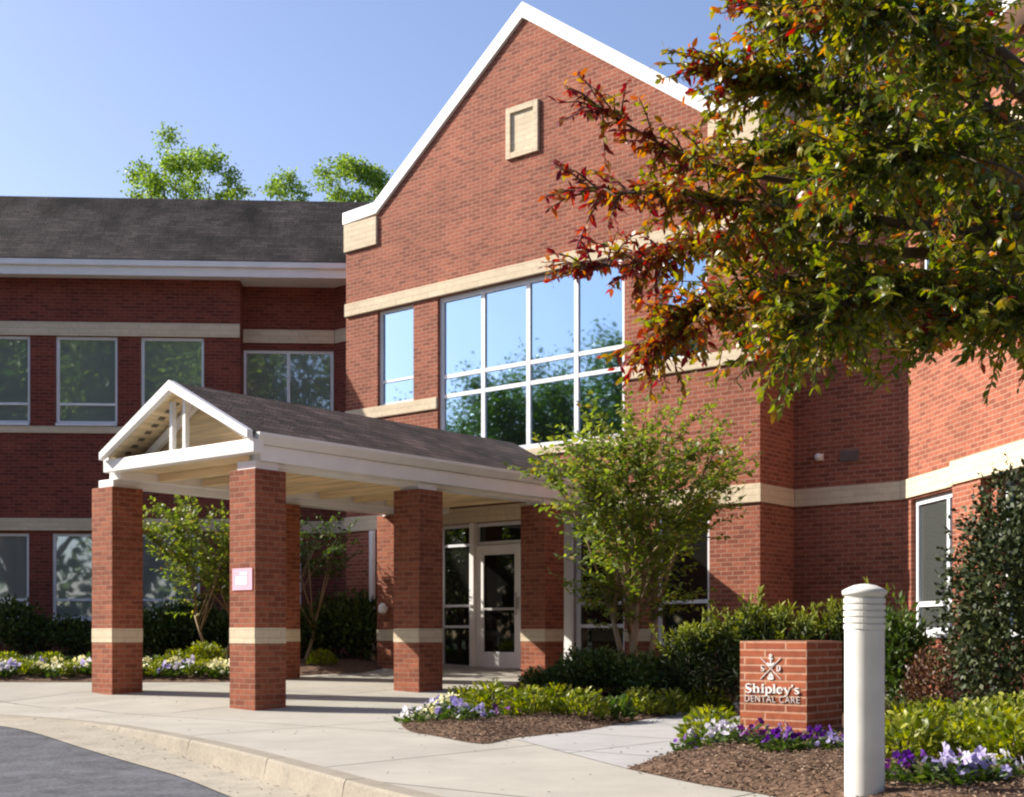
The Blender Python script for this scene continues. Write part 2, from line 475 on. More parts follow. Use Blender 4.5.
def noise2(x, y):
    return (math.sin(x*5.1+y*2.3)+math.sin(x*2.2-y*6.1+1.3)+math.sin(x*9.3+y*8.1)*0.5)/2.5
def edge_dist(outline, x, y):
    best = 1e9
    n = len(outline)
    for i in range(n):
        ax, ay = outline[i]; bx, by = outline[(i+1) % n]
        dx, dy = bx-ax, by-ay
        t = max(0, min(1, ((x-ax)*dx+(y-ay)*dy)/(dx*dx+dy*dy+1e-9)))
        best = min(best, math.hypot(x-ax-dx*t, y-ay-dy*t))
    return best
def inside(outline, x, y):
    c = False; n = len(outline)
    for i in range(n):
        ax, ay = outline[i]; bx, by = outline[(i+1) % n]
        if (ay > y) != (by > y) and x < (bx-ax)*(y-ay)/(by-ay)+ax: c = not c
    return c
bed_mid = [(p.x, p.y) for p in smooth_line([(-1.16, 13.48), (-1.0, 12.6), (-0.72, 12.03), (-0.26, 11.15), (0.04, 11.84), (0.62, 12.5), (1.2, 13.7), (1.75, 14.87), (2.2, 15.9), (3.0, 16.8), (4.6, 17.1)], 4)]
bed_mid += [(5.6, 18.6), (4.4, 19.8), (3.6, 19.1), (1.5, 20.8), (0.2, 20.3), (0.05, 19.2), (-0.6, 18.2), (-0.85, 17.0), (-0.8, 15.6)]
bed_right = [(p.x, p.y) for p in smooth_line([(0.81, 9.09), (1.0, 8.6), (1.195, 8.13), (1.47, 7.67), (1.9, 6.7), (2.6, 5.8), (4.2, 5.0)], 4)]
bed_right += [(9, 5.0), (9, 14), (6.2, 15.5), (4.6, 15.9), (3.4, 15.3), (2.6, 14.0), (2.0, 12.2), (1.35, 10.5)]
bed_left = [(-25, 20.6), (-14, 19.9), (-8, 19.62), (-6, 19.6), (-4.35, 19.6), (-4.1, 20.0), (-3.2, 20.9), (-2.45, 21.3), (-2.2, 22.2), (-2.3, 23.3), (-3.2, 25.2), (-4, 26.3), (-5.4, 26.3), (-16, 26), (-25, 25.8)]
BEDS = {}
def bed(name, outline, h):
    zf = lambda x, y: walk_z(x, y)+0.006+h*sstep(0, 0.5, edge_dist(outline, x, y))+0.022*noise2(x, y)*sstep(0, 0.25, edge_dist(outline, x, y))
    BEDS[name] = zf
    return sheet('planting_bed', outline, zf, M['mulch'], cell=0.3), zf
_, z_mid = bed('mid', bed_mid, 0.07)
_, z_right = bed('right', bed_right, 0.09)
_, z_left = bed('left', bed_left, 0.07)

# loose bark chips
def chips(outline, zf, n, sx, sy, ymax, seed):
    r = random.Random(seed); V = []; Fc = []
    xs = [p[0] for p in outline]; ys = [p[1] for p in outline]
    k = 0; tries = 0
    while k < n and tries < n*20:
        tries += 1
        x = r.uniform(max(min(xs), sx[0]), min(max(xs), sx[1])); y = r.uniform(max(min(ys), sy[0]), min(max(ys), sy[1]))
        if not inside(outline, x, y):
            if r.random() > 0.02 or edge_dist(outline, x, y) > 0.25: continue
        z = (zf(x, y) if inside(outline, x, y) else walk_z(x, y))+r.uniform(0.004, 0.022)
        a = r.uniform(0, 6.28); L = r.uniform(0.006, 0.026); w = r.uniform(0.003, 0.008)
        d = Vector((math.cos(a), math.sin(a), r.uniform(-0.4, 0.4)))*L; s2 = Vector((-math.sin(a), math.cos(a), r.uniform(-0.5, 0.5)))*w
        c = Vector((x, y, z)); i = len(V); up = Vector((0, 0, 0.006))
        V += [tuple(c-d-s2), tuple(c+d-s2), tuple(c+d*0.8+s2), tuple(c-d*0.7+s2), tuple(c+up)]
        Fc += [(i, i+1, i+4), (i+1, i+2, i+4), (i+2, i+3, i+4), (i+3, i, i+4)]
        k += 1
    me = bpy.data.meshes.new('mulch_chips'); me.from_pydata(V, [], Fc); me.materials.append(M['chips'])
    o = bpy.data.objects.new('mulch_chips', me); COL.objects.link(o)
    return o
tag(chips(bed_mid, z_mid, 9000, (-1.4, 3.2), (10.8, 16.2), 0, 3), 'brown bark mulch chips lying on the middle planting bed', 'mulch', kind='stuff')
tag(chips(bed_right, z_right, 15000, (0.6, 5), (6.5, 12.5), 0, 4), 'brown bark mulch chips around the brick sign and bollard', 'mulch', kind='stuff')

# a little leaf litter and grit on the pavement and in the gutter
rl = random.Random(19); LP_ = []; LD_ = []
for k in range(170):
    i = rl.randrange(30, len(cl)-20); t_ = rl.random()**2
    p = f0[i].lerp(gl[i], t_); p = p+(cl[i+1]-cl[i])*rl.random()
    LP_.append((p.x, p.y, road_z(p.x, p.y)+0.008)); LD_.append((rl.gauss(0, 1), rl.gauss(0, 1), rl.gauss(0, .15)))
for k in range(150):
    x, y = rl.uniform(-6, 3), rl.uniform(7.6, 19)
    i = min(range(len(cl)), key=lambda j: abs(cl[j].y-y)+(0 if cl[j].x < 3 else 99))
    if x < cl[i].x+0.3 or inside(bed_mid, x, y) or inside(bed_right, x, y): continue
    LP_.append((x, y, walk_z(x, y)+0.012)); LD_.append((rl.gauss(0, 1), rl.gauss(0, 1), rl.gauss(0, .15)))
LITTER = (LP_, LD_)

# ------------------------------------------------------------------ the brick building
AX = R(-39.6)
class Frame:
    """a wall's own frame: x along the wall to the right as seen from outside, y into the building"""
    def __init__(s, p, ang):
        s.p = Vector((p[0], p[1], 0)); s.a = ang
        s.d = Vector((math.cos(ang), math.sin(ang), 0)); s.n = Vector((-math.sin(ang), math.cos(ang), 0))
    def s_of(s, px):
        q = (px-512)/F
        return (q*s.p.y-s.p.x)/(s.d.x-q*s.d.y)
    def w(s, x, y=0, z=0):
        v = s.p+s.d*x+s.n*y; v.z = z; return v
A = Frame((-3.17, 24.70), AX)
bld = thing('brick_building', 'two storey red brick office building with white gable, cream bands and two wings', 'building', (-3.17, 24.70, 0.3))
def part(mbx, name, mat, fr, bevel=0, label=None):
    o = mbx.build(name, mat, bld, fr.p-Vector(bld.location), fr.a, bevel)
    if label: o['label'] = label
    return o
def sub(mbx, name, mat, par, bevel=0):
    return mbx.build(name, mat, par, bevel=bevel)

def wall(fr, s0, s1, z0, z1, ops, name='wall', th=0.35, extra=None, mat=None, label=None):
    mbx = MB()
    xs = sorted({s0, s1, *[o[0] for o in ops], *[o[1] for o in ops]})
    zs = sorted({z0, z1, *[o[2] for o in ops], *[o[3] for o in ops]})
    for i in range(len(xs)-1):
        for j in range(len(zs)-1):
            cx = (xs[i]+xs[i+1])/2; cz = (zs[j]+zs[j+1])/2
            if any(o[0] < cx < o[1] and o[2] < cz < o[3] for o in ops): continue
            for y in (0, th):
                mbx.quad((xs[i], y, zs[j]), (xs[i+1], y, zs[j]), (xs[i+1], y, zs[j+1]), (xs[i], y, zs[j+1]))
    rects = list(ops)+[(s0, s1, z0, z1)]
    for (a, b, c, d) in rects:
        mbx.quad((a, 0, c), (b, 0, c), (b, th, c), (a, th, c)); mbx.quad((a, 0, d), (b, 0, d), (b, th, d), (a, th, d))
        mbx.quad((a, 0, c), (a, th, c), (a, th, d), (a, 0, d)); mbx.quad((b, 0, c), (b, th, c), (b, th, d), (b, 0, d))
    if extra: extra(mbx)
    return part(mbx, name, mat or M['brick'], fr, label=label)

def window(fr, s0, s1, z0, z1, vm=(), hm=(), fw=0.06, glass='glass', y=0.07, par=None, sill=False, skip=()):
    mbx = MB(); d0, d1 = y, y+0.09
    mbx.box(s0, s0+fw, d0, d1, z0, z1); mbx.box(s1-fw, s1, d0, d1, z0, z1)
    mbx.box(s0+fw, s1-fw, d0, d1, z0, z0+fw); mbx.box(s0+fw, s1-fw, d0, d1, z1-fw, z1)
    for v in vm: mbx.box(v-fw/2, v+fw/2, d0+0.004, d1-0.004, z0+fw, z1-fw)
    edges = [s0+fw]+[x for v in vm for x in (v-fw/2, v+fw/2)]+[s1-fw]
    for h in hm:
        for k in range(0, len(edges), 2):
            mbx.box(edges[k], edges[k+1], d0+0.008, d1-0.008, h-fw*0.42, h+fw*0.42)
    w = part(mbx, 'window', M['frame'], fr)
    g = MB(); g.box(s0+fw*0.5, s1-fw*0.5, y+0.035, y+0.05, z0+fw*0.5, z1-fw*0.5)
    sub(g, 'pane', M[glass], w)
    if sill:
        q = MB(); q.box(s0+0.005, s1-0.005, -0.045, y+0.02, z0-0.05, z0-0.003); sub(q, 'sill', M['frame'], w)
    return w

def band(fr, s0, s1, z0, z1, name='stone_band', y0=-0.035, y1=0.04, mat='cream'):
    mbx = MB(); mbx.box(s0, s1, y0, y1, z0, z1)
    return part(mbx, name, M[mat], fr, bevel=0.006)

# --- gabled entrance block (front wall in frame A, 8.86 m wide)
W = 8.86; APX = 4.38
nl, nr = (0.85, 1.78), (7.02, 7.95)
big = (2.38, 6.44)
GF = 2.89
ops = [(nl[0], nl[1], 5.20, 6.99), (nr[0], nr[1], 5.20, 6.99), (big[0], big[1], 4.08, 6.99),
       (2.40, 5.26, 0.10, GF), (5.43, 6.44, 0.32, GF), (7.02, 8.0, 0.75, GF)]
wall(A, 0, W, -0.25, 8.80, ops, name='gable_wall')
mbx = MB()
gp = [(0.02, 8.80), (W-0.02, 8.80), (W-0.80, 8.86), (APX, 11.44), (0.78, 8.86)]
mbx.prism(gp, 'y', 0.0, 0.35)
part(mbx, 'gable_wall', M['brick'], A)
window(A, nl[0], nl[1], 5.205, 6.985, hm=(5.66,), fw=0.055)
window(A, nr[0], nr[1], 5.205, 6.985, hm=(5.66,), fw=0.055)
qw = (big[1]-big[0])/4
window(A, big[0]+0.003, big[1]-0.003, 4.085, 6.985, vm=[big[0]+qw*k for k in (1, 2, 3)], hm=(5.56, 5.21), fw=0.085)
band(A, 0, W, 6.995, 7.24, y0=-0.05)
band(A, 0, big[0], 4.99, 5.20); band(A, big[1], W, 4.99, 5.20)
band(A, big[0], big[1], 3.95, 4.078)
band(A, -0.03, W+0.03, 2.895, 3.17)
band(A, -0.0, 2.38, 0.83, 1.03); band(A, 6.46, 7.0, 0.83, 1.03); band(A, 8.02, W, 0.83, 1.03)
# white rake trim with short level returns, and cream blocks under them
t = 0.21
outer = [(-0.05, 8.99), (0.80, 9.02), (APX, 11.66), (W-0.80, 9.02), (W+0.05, 8.99)]
inner = [(W+0.05, 8.76), (W-0.86, 8.80), (APX, 11.39), (0.86, 8.80), (-0.05, 8.76)]
mbx = MB(); mbx.prism(outer+inner, 'y', -0.055, 0.10); part(mbx, 'rake_trim', M['white'], A, bevel=0.01)
for a, b in ((-0.02, 0.86), (W-0.86, W+0.02)):
    mbx = MB(); mbx.box(a, b, -0.05, 0.06, 8.23, 8.755); part(mbx, 'cream_block', M['cream'], A, bevel=0.008)
rp = [(-0.05, 8.25), (0.80, 8.60), (APX, 11.2), (W-0.80, 8.60), (W+0.05, 8.25), (W+0.05, 8.15), (APX, 11.05), (-0.05, 8.15)]
mbx = MB(); mbx.prism(rp, 'y', 0.355, 12); part(mbx, 'roof', M['roof'], A)
# cream blind vent in the gable
mbx = MB(); c0, c1, v0, v1 = 4.01, 4.71, 9.06, 9.93
mbx.box(c0, c0+0.10, -0.05, 0.02, v0, v1); mbx.box(c1-0.10, c1, -0.05, 0.02, v0, v1)
mbx.box(c0+0.10, c1-0.10, -0.05, 0.02, v0, v0+0.10); mbx.box(c0+0.10, c1-0.10, -0.05, 0.02, v1-0.10, v1)
mbx.box(c0+0.095, c1-0.095, -0.012, 0.02, v0+0.095, v1-0.095)
part(mbx, 'gable_vent', M['cream'], A, bevel=0.005)
# block sides and back
for s_ in (0.0, W):
    fr = Frame(A.w(s_)[:2], AX+math.pi/2) if s_ else Frame(A.w(0)[:2], AX+math.pi/2)
mbx = MB(); mbx.box(0.002, 0.3, 0.352, 12, -0.25, 8.2); part(mbx, 'side_wall', M['brick'], A)
mbx = MB(); mbx.box(W-0.3, W-0.002, 0.352, 12, -0.25, 8.2); part(mbx, 'side_wall', M['brick'], A)
mbx = MB(); mbx.box(W-0.26, W+0.03, 0.045, 1.5, 2.896, 3.169); part(mbx, 'stone_band', M['cream'], A, bevel=0.006)
mbx = MB(); mbx.box(W-0.26, W+0.03, 0.045, 1.5, 6.996, 7.239); part(mbx, 'stone_band', M['cream'], A, bevel=0.006)
mbx = MB(); mbx.box(0.31, W-0.31, 0.6, 0.7, 0.1, 8.6); part(mbx, 'interior_dark', M['dark'], A)  # near-black sheet: darkness of the unlit rooms put in as colour
# entrance glazing
window(A, 2.403, 3.235, 0.33, GF-0.004, hm=(1.08, 1.45, 2.52), fw=0.055, glass='shop_glass')
window(A, 4.345, 5.255, 0.33, GF-0.004, hm=(1.08, 1.45, 2.52), fw=0.055, glass='shop_glass')
window(A, 3.238, 4.342, 2.50, GF-0.004, fw=0.06, glass='shop_glass')
window(A, 5.433, 6.437, 0.33, GF-0.004, hm=(1.08, 1.45), fw=0.07, glass='shop_glass')
window(A, 7.023, 7.997, 0.76, GF-0.004, hm=(1.45,), fw=0.07, glass='shop_glass')
mbx = MB(); mbx.box(5.26, 5.43, -0.05, 0.2, 0.1, GF-0.003); part(mbx, 'white_post', M['white'], A, bevel=0.008)
mbx = MB(); mbx.box(3.19, 3.29, -0.06, 0.06, 0.3, GF-0.003); part(mbx, 'white_post', M['white'], A, bevel=0.006)
mbx = MB()
d0, d1 = 3.30, 4.335
mbx.box(d0, d0+0.17, 0.0, 0.06, 0.36, 2.49); mbx.box(d1-0.17, d1, 0.0, 0.06, 0.36, 2.49)
mbx.box(d0+0.17, d1-0.17, 0.0, 0.06, 0.36, 0.64); mbx.box(d0+0.17, d1-0.17, 0.0, 0.06, 2.32, 2.49)
door = part(mbx, 'door', M['white'], A, bevel=0.006)
g = MB(); g.box(d0+0.165, d1-0.165, 0.025, 0.04, 0.63, 2.33); sub(g, 'pane', M['door_glass'], door)
g = MB(); g.box(d0+0.18, d1-0.10, -0.055, -0.025, 1.36, 1.40); g.tube([(d1-0.09, -0.05, 1.28), (d1-0.09, -0.075, 1.33), (d1-0.09, -0.075, 1.60), (d1-0.09, -0.05, 1.65)], 0.016, 8); g.box(d1-0.125, d1-0.055, -0.05, 0.0, 1.38, 1.58)
sub(g, 'handle', M['metal'], door)
# downspout and lamp beside the entrance
mbx = MB(); mbx.box(0.73, 0.82, -0.11, -0.02, 0.3, 2.88); part(mbx, 'downspout', M['white'], A, bevel=0.01)

# --- left wing (two planes, one standing back)
LA = R(3.0)
L1 = Frame(((240-512)/F*26.2, 26.2), LA)
L2 = Frame(((240-512)/F*26.65, 26.65), LA)
def sx(fr, px): return fr.s_of(px)
w1 = []
up = [(-62, 0), (-30, 30), (55.5, 117.5), (140.5, 204)]
up = [(-125, -65), (-33, 30), (55.5, 117.5), (140.5, 204)]
lo = [(-110, -60), (-33, 29), (52, 115), (137, 200)]
for a, b in up: w1.append((sx(L1, a), sx(L1, b), 5.19, 6.95))
for a, b in lo: w1.append((sx(L1, a), sx(L1, b), 1.24, 2.98))
wall(L1, -14, 0, 0.0, 8.12, w1, name='wall', th=0.9, mat=M['wing_brick_shade'])
for k, (a, b, c, d) in enumerate(w1):
    window(L1, a+0.003, b-0.003, c+0.003, d-0.003, hm=(c+0.40,), fw=0.055, glass='wing_glass', y=0.05, sill=True)
band(L1, -14, 0, 6.955, 7.23); band(L1, -14, 0, 4.99, 5.13); band(L1, -14, 0, 3.03, 3.28)
e2 = sx(L2, 334.5)
a2, b2 = sx(L2, 241), sx(L2, 334)
w2 = [(0.05, e2-0.02, 5.19, 6.82), (0.35, 1.25, 1.24, 2.98)]
wall(L2, 0.0, e2, 0.0, 8.12, w2, name='wall', th=0.35, mat=M['wing_brick_shade'])
window(L2, 0.053, e2-0.023, 5.193, 6.817, vm=(0.05+(e2-0.07)*0.5,), fw=0.06, glass='wing_glass', y=0.05, sill=True)
window(L2, 0.353, 1.247, 1.243, 2.977, hm=(1.65,), fw=0.055, glass='wing_glass', y=0.05, sill=True)
band(L2, 0.0, e2, 6.955, 7.23); band(L2, 0, e2, 3.03, 3.28)
L3 = Frame(L2.w(e2)[:2], AX)
wall(L3, 0, 2.2, 0.0, 8.12, [], name='wall', mat=M['wing_brick_shade'])
band(L3, 0.04, 2.0, 6.955, 7.23); band(L3, 0.04, 2.0, 3.03, 3.28)
# eave: soffit, fascia, crown; mansard-like roof above
eend = 3.4
mbx = MB()
mbx.box(-14.5, eend-0.33, -0.33, 1.4, 8.12, 8.17)
part(mbx, 'soffit', M['white'], L1)
mbx = MB()
mbx.box(-14.5, eend-0.35, -0.40, -0.335, 8.08, 8.28); mbx.box(-14.5, eend-0.35, -0.47, -0.40, 8.26, 8.38)
part(mbx, 'cornice', M['white'], L1, bevel=0.012)
mbx = MB()
mbx.prism([(-0.48, 8.385), (1.35, 10.20), (1.50, 10.22), (9, 10.1), (9, 8.2), (-0.3, 8.2)], 'x', -14.5, eend+0.6)
part(mbx, 'roof', M['roof'], L1)

# --- right side: recess behind the gabled block, then the right wing
P1 = A.w(W, 0)
v1 = 1.06
RC = Frame(A.w(W, v1)[:2], AX)
q = 1.74
wall(RC, -0.3, q, -0.2, 8.12, [], name='wall')
band(RC, 0.035, q-0.02, 2.896, 3.165); band(RC, 0.035, q-0.02, 6.96, 7.235)
CA = R(-84.6)
C = Frame(RC.w(q)[:2], CA)
c_w = (0.16, 1.85); c_st = 1.95
c0s, c1s, cms = C.s_of(911), C.s_of(957.5), C.s_of(943)
cops = [(c0s, c1s, 0.95, 2.87), (3.0, 4.2, 0.95, 2.87), (5.2, 6.4, 0.95, 2.87), (0.6, 1.6, 5.19, 6.95), (3.0, 4.2, 5.19, 6.95), (5.2, 6.4, 5.19, 6.95)]
wall(C, 0.0, 8.5, -0.2, 8.12, cops, name='wall', th=0.4)
window(C, c0s+0.003, c1s-0.003, 0.953, 2.867, vm=(cms,), hm=(1.37,), fw=0.085, glass='side_glass', sill=True)
for a, b, c_, d_ in cops[1:]:
    window(C, a+0.003, b-0.003, c_+0.003, d_-0.003, hm=(c_+0.42,), fw=0.06, glass='glass', sill=True)
band(C, 0.0, c_st, 2.896, 3.17); band(C, 0.0, 8.5, 6.955, 7.235); band(C, 0.0, 8.5, 4.99, 5.15)
mbx = MB(); mbx.box(c_st, 2.75, -0.13, 0.0, -0.2, 2.88); part(mbx, 'pilaster', M['brick'], C)
mbx = MB(); mbx.box(c_st-0.02, 8.5, -0.16, 0.03, 2.883, 3.19); part(mbx, 'stone_band', M['cream'], C, bevel=0.006)
mbx = MB(); mbx.box(-0.3, q-0.3, -0.33, 0.3, 8.12, 8.17); mbx.box(-0.1, q-0.36, -0.40, -0.335, 8.08, 8.28); mbx.box(-0.1, q-0.40, -0.47, -0.40, 8.26, 8.38)
part(mbx, 'cornice', M['white'], RC, bevel=0.01)
mbx = MB(); mbx.box(0.0, 8.9, -0.40, -0.335, 8.08, 8.28); mbx.box(0.0, 8.9, -0.47, -0.40, 8.26, 8.38); mbx.box(0.0, 8.9, -0.33, 0.5, 8.12, 8.17)
part(mbx, 'cornice', M['white'], C, bevel=0.01)
mbx = MB(); mbx.prism([(-0.48, 8.385), (1.35, 10.20), (9, 10.2), (9, 8.2), (-0.3, 8.2)], 'x', -3, 8.9); part(mbx, 'roof', M['roof'], C)
mbx = MB(); mbx.prism([(-0.48, 8.39), (1.35, 10.21), (9, 10.21), (9, 8.21), (-0.3, 8.21)], 'x', -1, q); part(mbx, 'roof', M['roof'], RC)
mbx = MB(); mbx.box(0, 8.5, 8, 8.3, -0.2, 8.12); mbx.box(8.2, 8.5, 0.41, 8, -0.2, 8.12); part(mbx, 'side_wall', M['brick'], C)
# small fittings on the recessed wall
def pz(fr, px, py):
    s_ = fr.s_of(px); w_ = fr.w(s_); return s_, EYE+(634-py)/F*w_.y
s_, z_ = pz(RC, 820.5, 457.5)
mbx = MB(); mbx.box(s_-0.05, s_+0.05, -0.03, 0.0, z_-0.05, z_+0.05)
i0 = len(mbx.v); mbx.lathe([(0.055, 0), (0.06, 0.03), (0.05, 0.07), (0.02, 0.10)], 14)
for k in range(i0, len(mbx.v)):
    x, y, z = mbx.v[k]; mbx.v[k] = (s_+x, -0.03-z, z_+y)
part(mbx, 'wall_light', M['white'], RC)
s0_, z0_ = pz(RC, 841, 462); s1_, z1_ = pz(RC, 859, 452)
mbx = MB(); zc = z0_+0.0
mbx.box(s0_, s1_, -0.02, 0.0, zc, zc+0.17)
for k in range(5): mbx.box(s0_+0.02, s1_-0.02, -0.035, -0.02, zc+0.015+k*0.03, zc+0.03+k*0.03)
part(mbx, 'louver', plain_mat('grey brown louver', (0.16, 0.11, 0.10), 0.6), RC)

# ------------------------------------------------------------------ the entrance canopy
O = Vector((-3.143, 15.8, 0))
K = Frame(O[:2], AX)
can = thing('entrance_canopy', 'white gabled entrance canopy on six brick columns in front of the building', 'canopy', (O.x, O.y, 0), AX)
def cp(mbx, name, mat, bevel=0, par=None):
    return mbx.build(name, mat, par or can, bevel=bevel)
CW = 0.49; ZT = 2.98
for cu in (0.0, -3.05):
    for cv in (0.0, 2.89, 5.74 if cu == 0 else 5.55):
        gz = ground_z(K.w(cu, cv).y)-0.12
        mbx = MB(); mbx.box(cu-CW, cu, cv, cv+CW, gz, 0.83); mbx.box(cu-CW, cu, cv, cv+CW, 1.03, ZT)
        co = cp(mbx, 'column', M['pier'])
        mbx = MB(); mbx.box(cu-CW-0.004, cu+0.004, cv-0.004, cv+CW+0.004, 0.832, 1.028); cp(mbx, 'stone_band', M['cream'], 0.004, co)
        mbx = MB(); mbx.box(cu-CW+0.07, cu-0.06, cv+0.06, cv+CW-0.06, ZT, 3.09); cp(mbx, 'capital', M['white'], 0.005, co)
RU, LU = -0.01, -3.16
CU = -1.55
for a, b in ((-0.36, -0.10), (-3.42, -3.16)):
    mbx = MB(); mbx.box(a, b, 0.20, 6.80, 3.0 if a < -1 else 3.03, 3.20); cp(mbx, 'side_beam', M['white'], 0.008)
for u, sg in ((RU, 1), (LU, -1)):
    mbx = MB()
    mbx.box(min(u, u-sg*0.16), max(u, u-sg*0.16), 0.10, 6.82, 3.085, 3.28)
    cp(mbx, 'fascia', M['white'], 0.006)
    mbx = MB()
    mbx.prism([(u-sg*0.02, 3.283), (u+sg*0.035, 3.283), (u+sg*0.10, 3.38), (u+sg*0.10, 3.42), (u-sg*0.02, 3.42)], 'y', 0.0, 6.82)
    cp(mbx, 'gutter', M['white'])
mbx = MB(); mbx.box(LU-0.01, RU+0.06, -0.06, 0.098, 3.17, 3.335); cp(mbx, 'front_beam', M['white'], 0.008)
# roof slabs
ridge = 4.205; ez = 3.42; hu = 1.55
def roof_half(sg, y0, y1, t0, t1, name, mat, inset=0):
    mbx = MB()
    e = CU+sg*(hu-inset); sl = (ridge-ez)/hu
    ze = ridge-sl*(hu-inset)
    mbx.prism([(e, ze-t0), (CU, ridge-t0), (CU, ridge-t1), (e, ze-t1)], 'y', y0, y1)
    return cp(mbx, name, mat)
mbx = MB(); mbx.prism([(CU-hu-0.02, ez), (CU, ridge+0.01), (CU+hu+0.02, ez), (CU+hu+0.02, ez-0.02), (CU, ridge-0.045), (CU-hu-0.02, ez-0.02)], 'y', -0.13, 6.83)
cp(mbx, 'roof', M['canopy_roof'])
roof_half(1, -0.06, 6.8, 0.07, 0.09, 'soffit', M['boards'], 0.05)
rs = roof_half(-1, -0.06, 6.8, 0.07, 0.09, 'soffit', M['boards'], 0.05)
sl = (ridge-ez)/hu
for sg, us in ((-1, [CU-0.25-k*0.155 for k in range(9)]), (1, [CU+0.25+k*0.19 for k in (0, 1, 2, 4, 5, 6)])):
    for u_ in us:
        z_ = ridge-sl*abs(u_-CU)-0.093
        mbx = MB(); mbx.prism([(u_-0.03, z_+sg*sl*0.03), (u_+0.03, z_-sg*sl*0.03), (u_+0.03, z_-sg*sl*0.03-0.006), (u_-0.03, z_+sg*sl*0.03-0.006)], 'y', 0.10, 0.19)
        cp(mbx, 'vent_slot', M['slot'])
mbx = MB()
mbx.prism([(CU-hu-0.035, ez+0.012), (CU, ridge+0.024), (CU+hu+0.035, ez+0.012), (CU+hu+0.035, ez-0.09), (CU, ridge-0.105), (CU-hu-0.035, ez-0.09)], 'y', -0.15, -0.065)
cp(mbx, 'rake_board', M['white'])
mbx = MB(); mbx.prism([(CU-hu+0.25, 3.32), (CU, ridge-0.16), (CU+hu-0.25, 3.32)], 'y', 0.40, 0.46); cp(mbx, 'gable_panel', M['boards'])
mbx = MB(); mbx.prism([(CU-hu+0.2, 3.34), (CU, ridge-0.12), (CU+hu-0.2, 3.34), (CU+hu-0.42, 3.34), (CU, ridge-0.24), (CU-hu+0.42, 3.34)], 'y', 0.30, 0.37); cp(mbx, 'inner_rafter', M['white'])
for u_ in (CU-0.16, CU+0.12):
    mbx = MB(); mbx.box(u_-0.032, u_+0.032, 0.0, 0.065, 3.335, ridge-0.09-sl*abs(u_-CU)-0.045); cp(mbx, 'strut', M['white'], 0.004)
mbx = MB(); mbx.box(LU+0.17, RU-0.17, 0.10, 6.80, 3.205, 3.235); cp(mbx, 'ceiling', M['boards'])
for v_ in (0.75, 1.5, 2.25, 3.0, 3.75, 4.5, 5.25, 6.0):
    mbx = MB(); mbx.box(LU+0.2, RU-0.2, v_-0.05, v_+0.05, 3.10, 3.20); cp(mbx, 'ceiling_batten', M['boards'])
# wall lamp on the rear left column
mbx = MB(); mbx.lathe([(0.02, 0), (0.07, 0.02), (0.075, 0.09), (0.06, 0.15), (0.02, 0.18)], 14, -3.3, 5.55-0.10)
for k in range(len(mbx.v)): x, y, z = mbx.v[k]; mbx.v[k] = (x, y, z+1.30)
mbx.box(-3.33, -3.27, 5.48, 5.548, 1.36, 1.42)
cp(mbx, 'wall_lamp', M['white'])

# pink notice on the near column
nu, nv, nz = -0.235, -0.006, zat(579, 15.9)
nt_ = thing('paper_notice', 'small pink paper notice taped on the front of the nearest canopy column', 'notice', K.w(nu, nv, nz), AX)
mbx = MB(); mbx.box(-0.19, 0.19, -0.004, 0.002, -0.135, 0.135); mbx.build('sheet', M['pink'], nt_)
mbx = MB(); mbx.box(-0.12, 0.10, -0.007, -0.0045, -0.07, 0.035); mbx.box(-0.04, 0.10, -0.007, -0.0045, 0.05, 0.085); mbx.build('white_panel', M['paper'], nt_)

# ------------------------------------------------------------------ brick sign
SO = Vector((2.52, 11.05, 0))
sg_ = thing('brick_sign', 'low red brick block sign with white lettering in the right planting bed', 'sign', SO, AX)
mbx = MB(); mbx.box(-0.645, 0, 0, 0.69, -0.1, 0.89); mbx.build('block', M['sign_brick'], sg_)
M['letter'] = plain_mat('white raised letters', (0.82, 0.80, 0.78), 0.5, 0.03)
M['letter_grey'] = plain_mat('grey raised letters', (0.62, 0.58, 0.55), 0.5, 0.03)
def strokes(mbx, paths, x0, z0, sc, y0=-0.008, y1=0.001, sz=1.0):
    """each path: list of (x, z, half-width) joined as one flat ribbon with round-ish joints, raised off the face"""
    for p in paths:
        P = [Vector((x0+a*sc, z0+b*sc*sz, 0)) for a, b, w in p]; Wd = [w*sc for a, b, w in p]
        Lp = []; Rp = []
        for i in range(len(P)):
            tdir = (P[min(i+1, len(P)-1)]-P[max(i-1, 0)]).normalized()
            nn = Vector((-tdir.y, tdir.x, 0))
            Lp.append(P[i]+nn*Wd[i]); Rp.append(P[i]-nn*Wd[i])
        for i in range(len(P)-1):
            mbx.prism([(Lp[i].x, Lp[i].y), (Lp[i+1].x, Lp[i+1].y), (Rp[i+1].x, Rp[i+1].y), (Rp[i].x, Rp[i].y)], 'y', y0-0.0004*i, y1)
def arc(cx, cz, rx, rz, a0, a1, w0, w1=None, n=10, wm=None):
    out = []
    for k in range(n+1):
        t_ = k/n; a = R(a0+(a1-a0)*t_)
        w = w0+(w1-w0)*t_ if w1 is not None else w0
        if wm is not None: w = w0+(wm-w0)*math.sin(math.pi*t_)
        out.append((cx+rx*math.cos(a), cz+rz*math.sin(a), w))
    return out
TH, TN, SE = 0.115, 0.035, 0.035       # thick, thin, serif half-widths (x-height = 1)
def ser(x, z, w=0.26): return [(x-w, z, SE), (x+w, z, SE)]
G = {}
